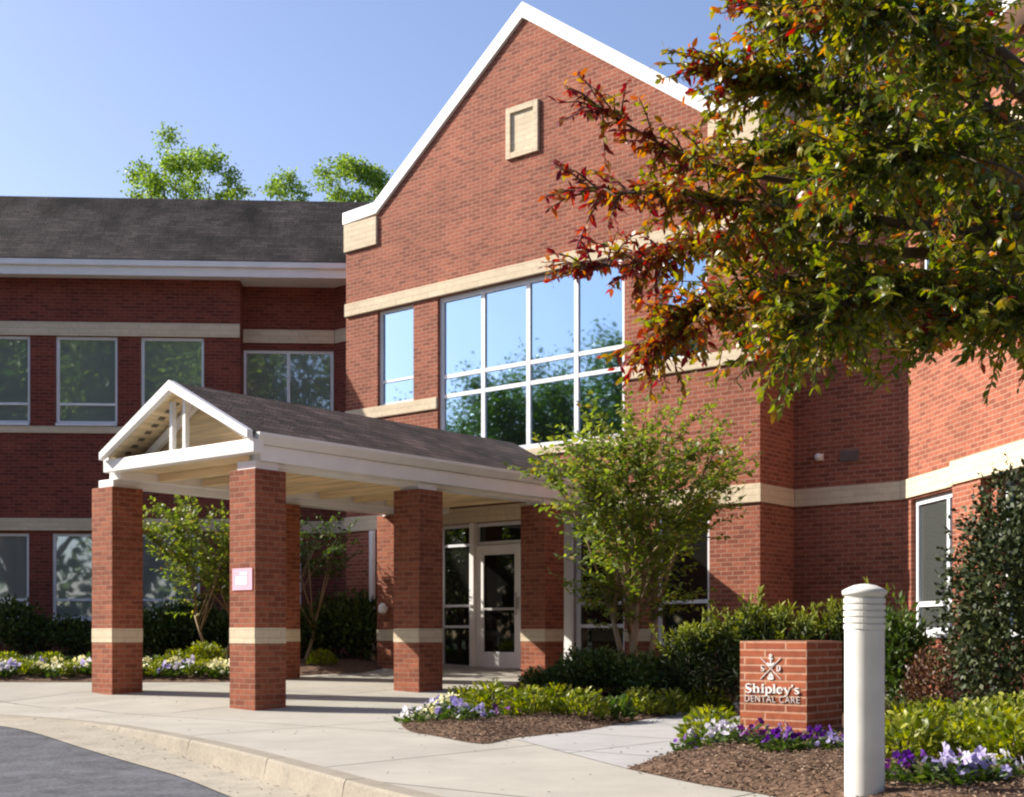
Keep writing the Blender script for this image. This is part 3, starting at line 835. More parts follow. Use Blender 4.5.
G['S'] = ([arc(0.55, 1.10, 0.36, 0.36, 40, 180, 0.04, None, 10, 0.09)+[(0.26, 0.92, 0.12), (0.55, 0.74, 0.15), (0.84, 0.56, 0.13)]+arc(0.55, 0.38, 0.40, 0.38, 10, -140, 0.10, 0.04, 10), [(0.92, 1.48, 0.03), (0.90, 1.18, 0.03)], [(0.14, 0.0, 0.03), (0.14, 0.36, 0.03)]], 1.12)
G['h'] = ([[(0.24, 0.0, TH), (0.24, 1.5, TH)], ser(0.24, 0.03), ser(0.16, 1.47, 0.16), arc(0.60, 0.62, 0.28, 0.36, 165, 20, TN, TH, 8)+[(0.88, 0.6, TH), (0.88, 0.0, TH)], ser(0.88, 0.03)], 1.22)
G['i'] = ([[(0.26, 0.0, TH), (0.26, 1.0, TH)], ser(0.26, 0.03), ser(0.18, 0.97, 0.17), [(0.12, 1.32, 0.13), (0.40, 1.32, 0.13)]], 0.56)
G['p'] = ([[(0.24, -0.5, TH), (0.24, 1.0, TH)], ser(0.24, -0.47), ser(0.16, 0.97, 0.16), arc(0.56, 0.5, 0.36, 0.46, 140, -140, 0.04, None, 14, 0.125)], 1.08)
G['l'] = ([[(0.26, 0.0, TH), (0.26, 1.5, TH)], ser(0.26, 0.03), ser(0.18, 1.47, 0.17)], 0.56)
G['e'] = ([[(0.16, 0.52, 0.03), (0.84, 0.52, 0.03)], arc(0.50, 0.5, 0.36, 0.46, 0, 325, 0.05, None, 18, 0.12)], 0.98)
G['y'] = ([[(0.16, 1.0, TH), (0.58, 0.08, TH)], [(0.92, 1.0, TN), (0.50, -0.25, TN), (0.30, -0.45, 0.05), (0.14, -0.38, 0.09)], ser(0.18, 0.97, 0.22), ser(0.90, 0.97, 0.17)], 1.04)
G["'"] = ([[(0.20, 1.5, 0.11), (0.20, 1.3, 0.11), (0.12, 1.08, 0.03)]], 0.42)
G['s'] = ([arc(0.42, 0.74, 0.27, 0.22, 40, 180, 0.04, None, 8, 0.08)+[(0.24, 0.62, 0.10), (0.42, 0.5, 0.12), (0.60, 0.38, 0.10)]+arc(0.42, 0.26, 0.29, 0.24, 10, -140, 0.09, 0.04, 8), [(0.68, 0.98, 0.025), (0.67, 0.76, 0.025)], [(0.14, 0.02, 0.025), (0.14, 0.26, 0.025)]], 0.84)
G['D'] = ([[(0.28, 0.0, TH), (0.28, 1.5, TH)], [(0.06, 0.03, SE), (0.6, 0.03, SE)], [(0.06, 1.47, SE), (0.6, 1.47, SE)], arc(0.58, 0.75, 0.52, 0.70, 90, -90, 0.04, None, 14, 0.15)], 1.28)
def serif_text(mbx, s_, x0, z0, sc, sz=1.0):
    x = x0
    for ch in s_:
        p, adv = G[ch]; strokes(mbx, p, x, z0, sc, sz=sz); x += adv*sc
    return x
def text_w(s_): return sum(G[c][1] for c in s_)
sgpx = 0.645/66.0            # metres along the face per picture pixel
mbx = MB()
wd = text_w("Shipley's"); sc = 0.535/wd
def zs(py): return zat(py, 11.25)
serif_text(mbx, "Shipley's", -0.645+0.050, zs(693.2), sc*1.0, 0.76)
mbx.build('lettering', M['letter'], sg_)
tcu = bpy.data.curves.new('dental', 'FONT'); tcu.body = 'DENTAL CARE'; tcu.size = 0.082; tcu.extrude = 0.003; tcu.space_character = 1.12; tcu.offset = -0.0006
to = bpy.data.objects.new('tmp', tcu); COL.objects.link(to)
bpy.context.view_layer.update()
me = bpy.data.meshes.new_from_object(to.evaluated_get(bpy.context.evaluated_depsgraph_get()))
bpy.data.objects.remove(to)
xsv = [v.co.x for v in me.vertices]; w_ = max(xsv)-min(xsv)
for v in me.vertices:
    x, y, z = v.co
    v.co = (-0.645+0.052+(x-min(xsv))*0.53/w_, -0.006-z, zs(702.4)+y)
me.materials.clear(); me.materials.append(M['letter_grey'])
lo_ = bpy.data.objects.new('lettering', me); COL.objects.link(lo_); lo_.parent = sg_
mbx = MB()
ex, ez_ = -0.645+0.305, zs(668.5)
hw = 0.098
strokes(mbx, [[(-hw, -hw*0.95, 0.0026), (-0.006, -0.006, 0.0026)], [(0.006, 0.006, 0.0026), (hw, hw*0.95, 0.0026)], [(-hw, hw*0.95, 0.0026), (hw, -hw*0.95, 0.0026)]], ex, ez_, 1.0)
serif_text(mbx, 'S', ex-0.098, ez_-0.024, 0.034); serif_text(mbx, 'D', ex+0.054, ez_-0.024, 0.034)
# anchor above, sailing boat below the crossing
strokes(mbx, [[(0, 0.030, 0.005), (0, 0.095, 0.005)], [(-0.02, 0.085, 0.005), (0.02, 0.085, 0.005)], [(a, b, w*1.0) for a, b, w in arc(0, 0.062, 0.034, 0.032, 200, 340, 0.004, None, 8, 0.009)], arc(0, 0.112, 0.011, 0.011, 0, 360, 0.004, None, 10)], ex, ez_, 1.0)
mbx.prism([(ex-0.034, ez_-0.078), (ex+0.032, ez_-0.078), (ex+0.020, ez_-0.098), (ex-0.022, ez_-0.098)], 'y', -0.008, 0.001)
mbx.prism([(ex+0.002, ez_-0.072), (ex+0.030, ez_-0.072), (ex+0.002, ez_-0.028)], 'y', -0.0083, 0.001)
mbx.prism([(ex-0.004, ez_-0.072), (ex-0.024, ez_-0.072), (ex-0.004, ez_-0.038)], 'y', -0.0086, 0.001)
mbx.build('emblem', M['letter'], sg_)

# ------------------------------------------------------------------ bollard light
bl = thing('bollard_light', 'white round bollard light with louvred head standing in the right bed', 'bollard', (at(864.5, 7.2), 7.2, 0.0))
r = 0.113
mbx = MB(); mbx.lathe([(r-0.004, -0.05), (r-0.004, -0.04), (r-0.004, -0.03), (r-0.004, 0.955), (r-0.004, 0.965), (r-0.004, 0.975)], 36)
for k in range(len(mbx.sm)): mbx.sm[k] = len(mbx.f[k]) == 4
M['bollard'] = plain_mat('weathered white paint', (0.68, 0.665, 0.625), 0.5, 0.09, 5)
mbx.build('post', M['bollard'], bl)
mbx = MB(); prof = []
z = 0.975
for k in range(5):
    prof += [(r-0.004, z), (r+0.001, z+0.004), (r+0.001, z+0.027), (r-0.010, z+0.031), (r-0.010, z+0.036)]; z += 0.036
mbx.lathe(prof+[(r-0.004, z), (r-0.004, z+0.012)], 36)
mbx.build('louvres', M['bollard'], bl)
mbx = MB(); mbx.lathe([(r-0.02, z+0.012), (r+0.008, z+0.012), (r+0.010, z+0.035), (r-0.012, z+0.048), (r*0.55, z+0.066), (0.02, z+0.074)], 36)
for k in range(len(mbx.sm)): mbx.sm[k] = len(mbx.f[k]) == 4
mbx.build('cap', M['bollard'], bl)

# ------------------------------------------------------------------ plants
def leaves(name, P, D, N, L, Wd, mat, parent=None, tint=None, shape=6, loc=(0, 0, 0)):
    P = np.asarray(P, float); D = np.asarray(D, float); N = np.asarray(N, float)
    L = np.asarray(L, float)[:, None]; Wd = np.asarray(Wd, float)[:, None]
    D /= np.linalg.norm(D, axis=1)[:, None]+1e-9
    Sd = np.cross(D, N); Sd /= np.linalg.norm(Sd, axis=1)[:, None]+1e-9
    N = np.cross(Sd, D)
    n = len(P)
    if shape == 6:
        pts = [P, P+D*L*0.35+Sd*Wd*0.5+N*L*0.04, P+D*L*0.35-Sd*Wd*0.5+N*L*0.04,
               P+D*L*0.72+Sd*Wd*0.36, P+D*L*0.72-Sd*Wd*0.36, P+D*L-N*L*0.12]
        V = np.stack(pts, 1).reshape(-1, 3); base = np.arange(n)[:, None]*6
        loops = np.concatenate([base+np.array([0, 1, 2]), base+np.array([1, 3, 4, 2]), base+np.array([3, 5, 4])], 1).ravel()
        starts = (np.arange(n)[:, None]*10+np.array([0, 3, 7])).ravel(); tot = np.tile([3, 4, 3], n); k = 6
    else:
        pts = [P, P+D*L*0.45+Sd*Wd*0.5+N*L*0.05, P+D*L-N*L*0.08, P+D*L*0.45-Sd*Wd*0.5+N*L*0.05]
        V = np.stack(pts, 1).reshape(-1, 3); base = np.arange(n)[:, None]*4
        loops = (base+np.array([0, 1, 2, 3])).ravel(); starts = np.arange(n)*4; tot = np.full(n, 4); k = 4
    me = bpy.data.meshes.new(name)
    me.vertices.add(len(V)); me.vertices.foreach_set('co', V.astype(np.float32).ravel())
    me.loops.add(len(loops)); me.loops.foreach_set('vertex_index', loops.astype(np.int32))
    me.polygons.add(len(starts)); me.polygons.foreach_set('loop_start', starts.astype(np.int32)); me.polygons.foreach_set('loop_total', tot.astype(np.int32))
    me.update(calc_edges=True); me.validate()
    me.materials.append(mat)
    if tint is not None:
        a = me.attributes.new('tint', 'FLOAT', 'POINT'); a.data.foreach_set('value', np.repeat(np.asarray(tint, np.float32), k))
    o = bpy.data.objects.new(name, me); COL.objects.link(o); o.parent = parent; o.location = loc
    return o

def unit(n):
    v = nrng.normal(size=(n, 3)); return v/np.linalg.norm(v, axis=1)[:, None]

def lobes_cloud(lobes, n, shell=0.55, jit=0.10):
    """points in a set of ellipsoid lobes (c, radius xyz), thinner towards the middle; returns points and outward directions"""
    vol = np.array([l[1][0]*l[1][1]*l[1][2] for l in lobes])**0.67
    pick = nrng.choice(len(lobes), n, p=vol/vol.sum())
    u = unit(n)
    rr = (shell+(1-shell)*nrng.random(n)**0.7)
    rr *= 1+0.16*np.sin(u[:, 0]*7+pick)*np.sin(u[:, 1]*6+2*pick)+jit*nrng.normal(size=n)
    c = np.array([lobes[i][0] for i in pick]); rad = np.array([lobes[i][1] for i in pick])
    return c+u*rr[:, None]*rad, u

n_ = len(LITTER[0])
lt_ = leaves('leaf_litter', LITTER[0], LITTER[1], unit(n_)*0.25+np.array([0, 0, 1.0]), nrng.uniform(0.015, 0.045, n_), nrng.uniform(0.01, 0.022, n_), M['chips'], None, shape=4)
tag(lt_, 'brown bits of leaf litter in the gutter and on the pale pavement', 'leaf litter', kind='stuff')
GREEN_DARK = [(0, (0.014, 0.030, 0.008)), (0.5, (0.034, 0.066, 0.014)), (0.9, (0.07, 0.11, 0.024)), (1, (0.09, 0.12, 0.035))]
M['leaf_dark'] = leaf_mat('dark green leaves', GREEN_DARK, 0.15, 0.55, 0.25)
M['leaf_yew'] = leaf_mat('yew leaves', [(0, (0.006, 0.011, 0.003)), (0.5, (0.016, 0.027, 0.006)), (0.6, (0.055, 0.085, 0.014)), (1, (0.24, 0.27, 0.038))], 0.25, 0.6, 0.2, attr='tint')  # dark end deepened with the shrub's self-shade; lime end is new growth
M['leaf_box'] = leaf_mat('boxwood leaves', [(0, (0.016, 0.036, 0.008)), (0.5, (0.045, 0.085, 0.015)), (1, (0.12, 0.17, 0.03))], 0.2, 0.5, 0.3)
M['leaf_holly'] = leaf_mat('glossy holly leaves', [(0, (0.012, 0.022, 0.007)), (0.6, (0.030, 0.046, 0.012)), (1, (0.09, 0.10, 0.030))], 0.08, 0.5, 0.28)
M['leaf_mid'] = leaf_mat('mid green leaves', [(0, (0.035, 0.070, 0.012)), (0.6, (0.070, 0.120, 0.020)), (1, (0.13, 0.17, 0.035))], 0.35)
M['leaf_lime'] = leaf_mat('lime green leaves', [(0, (0.08, 0.125, 0.012)), (0.5, (0.19, 0.225, 0.020)), (1, (0.36, 0.36, 0.045))], 0.4)
M['leaf_myrtle'] = leaf_mat('crape myrtle leaves', [(0, (0.09, 0.14, 0.026)), (0.6, (0.19, 0.25, 0.042)), (0.92, (0.30, 0.33, 0.06)), (1, (0.30, 0.16, 0.06))], 0.5)
M['leaf_far'] = leaf_mat('bright tree leaves', [(0, (0.05, 0.10, 0.015)), (0.6, (0.10, 0.17, 0.025)), (1, (0.18, 0.24, 0.04))], 0.5)
M['leaf_bright'] = leaf_mat('sunlit tree leaves', [(0, (0.11, 0.19, 0.03)), (0.6, (0.22, 0.32, 0.055)), (1, (0.34, 0.42, 0.09))], 0.5)
M['leaf_red'] = leaf_mat('reddish shrub leaves', [(0, (0.06, 0.022, 0.016)), (0.6, (0.12, 0.05, 0.028)), (1, (0.16, 0.11, 0.04))], 0.2)
M['leaf_big'] = leaf_mat('turning leaves', [(0.0, (0.055, 0.090, 0.014)), (0.25, (0.14, 0.18, 0.022)), (0.45, (0.27, 0.26, 0.035)), (0.60, (0.36, 0.22, 0.035)), (0.74, (0.38, 0.11, 0.03)), (0.86, (0.30, 0.035, 0.03)), (1.0, (0.16, 0.016, 0.022))], 0.52, 0.36, 0.5, attr='tint')

def tree_frame(name, label, loc, trunk_h, r0, spread, hgt, bark, nl=7, seed=1, cat='tree', group=None, multi=1):
    """tapered trunk(s) and limbs; returns root and limb end points"""
    rr = random.Random(seed)
    root = thing(name, label, cat, loc, group=group)
    mbx = MB(); ends = []
    for s_ in range(multi):
        a0 = 2*math.pi*s_/multi+rr.uniform(-.3, .3); off = 0 if multi == 1 else 0.10
        b = Vector((off*math.cos(a0), off*math.sin(a0), -0.15))
        top = Vector((b.x*3.2+rr.uniform(-.05, .05), b.y*3.2+rr.uniform(-.05, .05), trunk_h))
        mid = (b+top)/2+Vector((rr.uniform(-.04, .04), rr.uniform(-.04, .04), 0))
        mbx.tube([b, Vector((b.x, b.y, 0.05)), mid, top], [r0*1.3, r0*1.05, r0*0.85, r0*0.68], 8)
        for k in range(nl):
            a = a0+2*math.pi*k/nl+rr.uniform(-.4, .4)
            el = rr.uniform(0.45, 1.25)
            e = Vector((math.cos(a)*spread*math.cos(el)*1.3, math.sin(a)*spread*math.cos(el)*1.3, trunk_h+(hgt-trunk_h)*(0.35+0.6*math.sin(el))))
            st = b.lerp(top, rr.uniform(0.7, 1.0))
            m1 = st.lerp(e, 0.45)+Vector((0, 0, 0.10*hgt*rr.uniform(0, .6)))
            mbx.tube([st, m1, e], [r0*0.5, r0*0.3, r0*0.08], 6)
            ends.append((st, m1, e))
    mbx.build('trunk', bark, root)
    return root, ends

def crown_from_limbs(ends, n, blob, L, mat, root, seed, up=0.25, tint=None, twigs=9, shape=4):
    rr = random.Random(seed)
    P = []; D = []
    per = max(1, n//(len(ends)*twigs))
    for st, m1, e in ends:
        for t_ in range(twigs):
            f = rr.uniform(0.35, 1.05)
            p = (m1.lerp(e, (f-0.45)/0.55) if f > 0.45 else st.lerp(m1, f/0.45))
            d = Vector((rr.gauss(0, 1), rr.gauss(0, 1), rr.gauss(up*2, 0.8))).normalized()
            ln = blob*rr.uniform(0.5, 1.15)
            for k in range(per):
                q = rr.uniform(0.1, 1.0)
                c = p+d*ln*q+Vector((rr.gauss(0, 1), rr.gauss(0, 1), rr.gauss(0, 1)))*blob*0.16
                P.append(tuple(c)); dd = d*0.7+Vector((rr.gauss(0, .8), rr.gauss(0, .8), rr.gauss(-0.1, .6)))
                D.append(tuple(dd))
    n = len(P); N = unit(n); N[:, 2] = np.abs(N[:, 2])+0.4
    Ls = L*(0.6+0.8*nrng.random(n))
    return leaves('crown', P, D, N, Ls, Ls*0.55, mat, root, shape=shape)

# trees far behind the roof
def bg_tree(name, label, px, d, top_py, spread, seed, mat='leaf_bright', n=21000, base=0):
    h = zat(top_py, d)
    root, ends = tree_frame(name, label, (at(px, d), d, 0.0), h*0.55, 0.22, spread*0.8, h*0.94, M['bark'], nl=14, seed=seed)
    r_ = random.Random(seed); lob = [((0, 0, h-spread*2.4), (spread*1.2, spread*1.2, spread*1.0))]
    for k in range(60):
        a = r_.uniform(0, 6.28); q = spread*math.sqrt(r_.random())*1.02; zz = h-spread*(0.14+0.95*(q/spread)**2)-spread*1.5*r_.random()**1.5
        rr_ = spread*r_.uniform(0.07, 0.20); lob.append(((q*math.cos(a), q*math.sin(a), zz), (rr_*1.25, rr_*1.25, rr_)))
    P, U = lobes_cloud(lob, n, 0.0)
    P = P+nrng.normal(size=P.shape)*0.10
    Ls = 0.12*(0.6+0.8*nrng.random(n))
    leaves('crown', P, U*0.3+unit(n), unit(n)+np.array([0, 0, 0.4]), Ls, Ls*0.6, M[mat], root, shape=4)
    return root
bg_tree('tree', 'bright green tree rising behind the left wing roof, the taller and fuller one', 188, 46, 126, 2.0, 5)
bg_tree('tree', 'green tree behind the roof right beside the slope of the white gable', 352, 46, 148, 1.4, 8, n=13000)
bg_tree('tree', 'small thin tree top showing above the roof between two fuller trees', 288, 48, 170, 0.75, 9, n=2600)

# trees across the road that the window glass mirrors
ref_spots = [(-31, 10.5, 14.0), (-33, 15.0, 12.0), (-31, 19.5, 10.0), (-38, 24, 11.5), (-20.5, -14, 19), (-15, -15, 19.5), (-11.8, -13, 18), (2.5, -17, 15), (-26, -16, 18), (5.5, -18, 15), (13, -15, 14), (24, -12, 13), (-33, -14, 16)]
root, ends = tree_frame('roadside_tree', 'broad green roadside tree standing across the road from the entrance', (-33, 9, -0.2), 2.2, 0.26, 4.2, 11.5, M['bark'], nl=26, seed=21, group='roadside trees across the road')
crown_from_limbs(ends, 60000, 1.7, 0.17, M['leaf_far'], root, 22, twigs=40)
for k, (x, y, h) in enumerate(ref_spots):
    if k == 0:
        root.scale = (h/11.5,)*3; continue
    dup(root, (x, y, -0.2), k*1.3, scale=h/11.5)

n_ = 26000
PW = np.stack([nrng.uniform(-75, 45, n_), nrng.normal(-32, 2.5, n_), nrng.random(n_)**0.8*9.5], 1); PW[:, 2] *= 0.8+0.2*np.sin(PW[:, 0]*0.9)
q_ = np.arange(n_) % 2 == 0; tt_ = PW[q_, 0].copy()
PW[q_, 0] = -58+nrng.normal(size=q_.sum())*2.5; PW[q_, 1] = -32+(tt_+75)*0.62; PW[q_, 2] *= 0.75
belt_ = leaves('added_leaf_belt', PW, unit(n_), unit(n_), np.full(n_, 0.75), np.full(n_, 0.45), M['leaf_dark'], None, shape=4)  # unseen leaves added to block the bright low horizon in the glass
tag(belt_, 'added unseen belt of dark leaves blocking the low horizon in the window reflections', 'leaf belt', kind='stuff')

# crape myrtle in front of the entrance block
root, ends = tree_frame('crape_myrtle', 'small multi stemmed green tree in the middle bed before the entrance windows', (at(636, 17.3), 17.3, 0.15), 1.2, 0.045, 1.0, 3.8, M['pale_bark'], nl=6, seed=31, multi=4)
def myrtle_crown(ends, root, n_sh, seed, mat, ln=(0.35, 0.85), L=0.075, f0=0.3):
    rr = random.Random(seed); P = []; D = []; tw = MB()
    for st, m1, e in ends:
        for t_ in range(n_sh):
            f = rr.uniform(f0, 1.0)
            p = m1.lerp(e, (f-0.3)/0.7) if f > 0.3 else st.lerp(m1, f/0.3)
            out = Vector((p.x, p.y, 0)); out = out.normalized() if out.length > 0.05 else Vector((rr.gauss(0, 1), rr.gauss(0, 1), 0)).normalized()
            d = (out*rr.uniform(0.3, 1.2)+Vector((rr.gauss(0, .5), rr.gauss(0, .5), rr.uniform(-0.1, 1.1)))).normalized()
            l_ = rr.uniform(*ln); tip = p+d*l_+Vector((0, 0, 0.12*l_))
            tw.tube([p, p+d*l_*0.55, tip], [0.006, 0.004, 0.002], 4, cap=False)
            k = 0.1
            while k < 1:
                c = p.lerp(tip, k)
                for sgn in (-1, 1):
                    sd = d.cross(Vector((rr.gauss(0, .6), rr.gauss(0, .6), 1))).normalized()*sgn
                    P.append(tuple(c+sd*0.01)); D.append(tuple(sd*0.9+d*0.6+Vector((0, 0, rr.gauss(0, .35)))))
                k += 0.055/l_*rr.uniform(0.7, 1.3)
    n = len(P); N = unit(n)*0.6; N[:, 2] += 0.8
    Ls = L*(0.6+0.8*nrng.random(n))
    cr = leaves('crown', P, D, N, Ls, Ls*0.55, mat, root)
    tw.build('twigs', M['bark'], cr, fix=False)
    return cr
myrtle_crown(ends, root, 20, 5, M['leaf_myrtle'], (0.35, 0.9), 0.085, 0.0)
# small tree seen under the canopy, in the left bed
root, ends = tree_frame('ornamental_tree', 'slim ornamental tree with light leaves seen between the two front canopy columns', (at(217, 22.4), 22.4, 0.38), 0.9, 0.035, 1.0, 2.9, M['pale_bark'], nl=7, seed=41, multi=2)
myrtle_crown(ends, root, 24, 15, M['leaf_myrtle'], (0.35, 0.8), 0.085, 0.1)
root, ends = tree_frame('ornamental_tree', 'leafy ornamental tree half hidden just right of the nearest canopy column', (at(300, 23.2), 23.2, 0.40), 0.9, 0.035, 0.8, 2.7, M['pale_bark'], nl=6, seed=43, multi=2)
myrtle_crown(ends, root, 9, 17, M['leaf_mid'], (0.3, 0.7), 0.085)

# --- shrubs
def shrub_mesh(name, label, loc, lobes, n, L, mat, wid=0.5, up=0.3, cat='shrub', shell=0.5, group=None, stems=6, h=0.5, tips=None, jit=0.10):
    root = thing(name, label, cat, loc, group=group)
    P, U = lobes_cloud(lobes, n, shell, jit)
    keep = P[:, 2] > 0.02
    P = P[keep]; U = U[keep]; n = len(P)
    D = U*0.8+unit(n)*0.75; D[:, 2] += up
    N = U+unit(n)*0.7
    Ls = L*(0.55+0.9*nrng.random(n))
    T = None; Wl = Ls*wid
    if tips:
        k = nrng.choice(n, min(n, tips*9), replace=False); k = k[(P[k, 2] > 0.62*P[:, 2].max()) & (U[k, 2] > 0.0)][:tips]
        P2 = []; D2 = []; G2 = []
        for i in k:
            d = (np.array([U[i, 0]*0.6, U[i, 1]*0.6, 1.0])+nrng.normal(size=3)*0.28)*nrng.uniform(0.4, 0.95)
            for q in range(22):
                P2.append(P[i]-d*0.06+d*0.0155*q); D2.append(d*0.9+nrng.normal(size=3)*0.6); G2.append(0.50+0.024*q)
        m_ = len(P2); T = np.concatenate([nrng.random(n)*0.5, np.array(G2)])
        P = np.concatenate([P, P2]); D = np.concatenate([D, D2]); N = np.concatenate([N, unit(m_)])
        Ls = np.concatenate([Ls, np.full(m_, L*1.1)]); Wl = np.concatenate([Wl, np.full(m_, L*0.36)])
    leaves('foliage', P, D, N, Ls, Wl, mat, root, shape=4, tint=T)
    mbx = MB(); rr = random.Random(n)
    for k in range(stems):
        a = rr.uniform(0, 6.28); c = lobes[k % len(lobes)][0]
        mbx.tube([(0.04*math.cos(a), 0.04*math.sin(a), -0.08), (c[0]*0.5+0.05*math.cos(a), c[1]*0.5+0.05*math.sin(a), c[2]*0.6), (c[0]+0.1*math.cos(a), c[1]+0.1*math.sin(a), c[2]*1.1)], [0.018, 0.013, 0.005], 5)
    mbx.build('stems', M['bark'], root)
    return root

def mound(rx, rz, k=5, seed=0, ry=None):
    rr = random.Random(seed); ry = ry or rx
    out = [((0, 0, rz*0.5), (rx*0.7, ry*0.7, rz*0.5))]
    for i in range(k):
        a = 2*math.pi*i/k+rr.uniform(-.3, .3); q = rr.uniform(0.4, 0.6)
        out.append(((math.cos(a)*rx*q, math.sin(a)*ry*q, rz*rr.uniform(0.35, 0.7)), (rx*rr.uniform(.35, .5), ry*rr.uniform(.35, .5), rz*rr.uniform(.3, .42))))
    return out

# tall dark shrubs behind the sign
def gz_of(x, y):
    for o_, z_ in ((bed_mid, z_mid), (bed_right, z_right), (bed_left, z_left)):
        if inside(o_, x, y): return z_(x, y)
    return walk_z(x, y)
def spot(px, d): 
    x = at(px, d); return (x, d, gz_of(x, d)-0.02)
yew = shrub_mesh('yew_shrub', 'tall dark evergreen shrub with light tips directly behind the brick sign', spot(785, 14.6), mound(0.85, 1.18, 7, 3), 5200, 0.085, M['leaf_yew'], 0.2, 0.6, shell=0.3, tips=95, group='dark evergreen shrubs behind the sign')
dup(yew, spot(712, 15.4), 1.1, 'dark evergreen shrub below the right ground floor window, left of the sign', (0.85, 0.85, 0.88))
dup(yew, spot(845, 14.2), 2.3, 'dark evergreen shrub with pale tips just left of the bollard head', (0.75, 0.75, 1.0))
shrub_mesh('green_shrub', 'bright green rounded shrub right of the bollard and below the corner window', spot(898, 13.6), mound(0.42, 1.22, 7, 9), 4200, 0.075, M['leaf_mid'], 0.4, 0.5, shell=0.4)
holly = shrub_mesh('holly_bush', 'large rounded dark glossy holly bush cut off by the right edge', spot(1045, 12.0), [((0, 0, 1.05), (0.96, 0.96, 1.15)), ((0.02, 0, 1.75), (0.70, 0.70, 0.76)), ((-0.08, -0.15, 0.6), (0.84, 0.82, 0.62)), ((0.35, -0.15, 1.45), (0.7, 0.7, 0.9)), ((-0.25, -0.3, 1.3), (0.62, 0.6, 0.75))], 27000, 0.056, M['leaf_holly'], 0.6, 0.1, shell=0.72, stems=10, jit=0.045)
shrub_mesh('barberry', 'small reddish brown shrub between the evergreen shrub and the holly bush', spot(928, 12.6), mound(0.28, 0.72, 4, 8), 1500, 0.045, M['leaf_red'], 0.5)
# low dark evergreen mounds of the middle bed
box = shrub_mesh('boxwood', 'rounded dark green shrub at the foot of the rear right canopy column', spot(583, 17.0), mound(0.52, 0.62, 6, 11), 3600, 0.055, M['leaf_box'], 0.55, 0.3, shell=0.5, group='low dark shrubs in the middle bed')
dup(box, spot(655, 16.4), 0.9, 'wide dark green shrub under the crape myrtle stems', (1.15, 1.15, 1.0))
dup(box, spot(618, 16.9), 1.9, 'dark green shrub left of the crape myrtle stems', (0.9, 0.9, 0.9))
dup(box, spot(690, 16.2), 2.9, 'dark green shrub right of the crape myrtle and left of the path', (0.85, 0.85, 0.85))
dup(box, spot(545, 17.2), 3.9, 'dark low shrub in front of the rear right canopy column', (0.75, 0.75, 0.6))
# dark shrubs of the left bed
for px, d, s_, lab in ((22, 24.6, 1.3, 'dark shrub under the ground floor window at the left edge'), (75, 24.6, 1.1, 'dark shrub left of the far front canopy column, against the wing wall'),
                       (155, 24.3, 1.25, 'dark shrub just right of the far front canopy column, in wing shade'), (190, 24.6, 1.35, 'dark shrub behind the slim ornamental tree trunk'),
                       (240, 24.4, 1.3, 'dark shrub directly behind the nearest canopy column'), (312, 23.6, 1.35, 'dark shrub below the wing window right of the nearest column'), (352, 23.9, 1.5, 'tall dark shrub against the wall left of the downspout')):
    dup(box, spot(px, d), px*0.7, lab, (s_, s_, s_*(0.95+0.35*math.sin(px*0.37)**2)), group='dark shrubs along the left wing')
shrub_mesh('golden_shrub', 'small bright yellow green round shrub left of the nearest canopy column', spot(206, 21.2), mound(0.36, 0.46, 5, 6), 1300, 0.06, M['leaf_lime'], 0.5)

# --- lime perennials (arching leaf tufts)
def tuft(name, label, loc, n, rad, h, L, mat, seed, group=None):
    root = thing(name, label, 'plant', loc, group=group)
    rr = random.Random(seed); P = []; D = []
    for k in range(n):
        a = rr.uniform(0, 6.28); q = rad*math.sqrt(rr.random())
        z = h*(1-(q/rad)**2*0.7)*rr.uniform(0.25, 1.0)
        P.append((q*math.cos(a), q*math.sin(a), z)); el = rr.uniform(0.1, 1.3)
        D.append((math.cos(a)*math.cos(el)+rr.gauss(0, .3), math.sin(a)*math.cos(el)+rr.gauss(0, .3), math.sin(el)))
    N = unit(n)*0.6; N[:, 2] += 0.7
    Ls = L*(0.6+0.8*nrng.random(n))
    leaves('foliage', P, D, N, Ls, Ls*0.42, mat, root)
    mbx = MB()
    for k in range(9):
        a = k*0.7; mbx.tube([(0, 0, -0.06), (rad*0.3*math.cos(a), rad*0.3*math.sin(a), h*0.45), (rad*0.6*math.cos(a), rad*0.6*math.sin(a), h*0.75)], [0.006, 0.005, 0.003], 4)
    mbx.build('stems', M['leaf_mid'], root)
    return root
tu = tuft('lime_perennial', 'lime green leafy plant at the left end of the middle bed behind the pansies', spot(462, 15.2), 560, 0.25, 0.31, 0.060, M['leaf_lime'], 3, 'lime green plants in the middle bed')
for px, d, s_, lab in ((490, 14.3, 1.2, 'lime green plant behind the yellow pansies of the middle bed'), (530, 13.7, 1.15, 'lime green plant right of the dark purple pansy'),
                       (556, 14.9, 1.1, 'lime green plant before the rear right canopy column'), (583, 13.7, 1.1, 'lime green plant in the mulch left of the greyish one'),
                       (706, 15.3, 1.2, 'yellow green plant at the path edge left of the brick sign'), (640, 14.7, 1.1, 'green plant below the crape myrtle beside the path'),
                       (672, 15.0, 1.1, 'green plant between crape myrtle and path corner')):
    dup(tu, spot(px, d), px, lab, s_)
tuft('grey_green_plant', 'grey green leafy plant in the mulch near the path edge', spot(615, 13.9), 170, 0.18, 0.26, 0.10, M['leaf_mid'], 5)
dup(tu, spot(712, 11.0), 1.0, 'lime green plant left of the brick sign beside the path', 1.1, group='lime green plants in the right bed')
k = 0
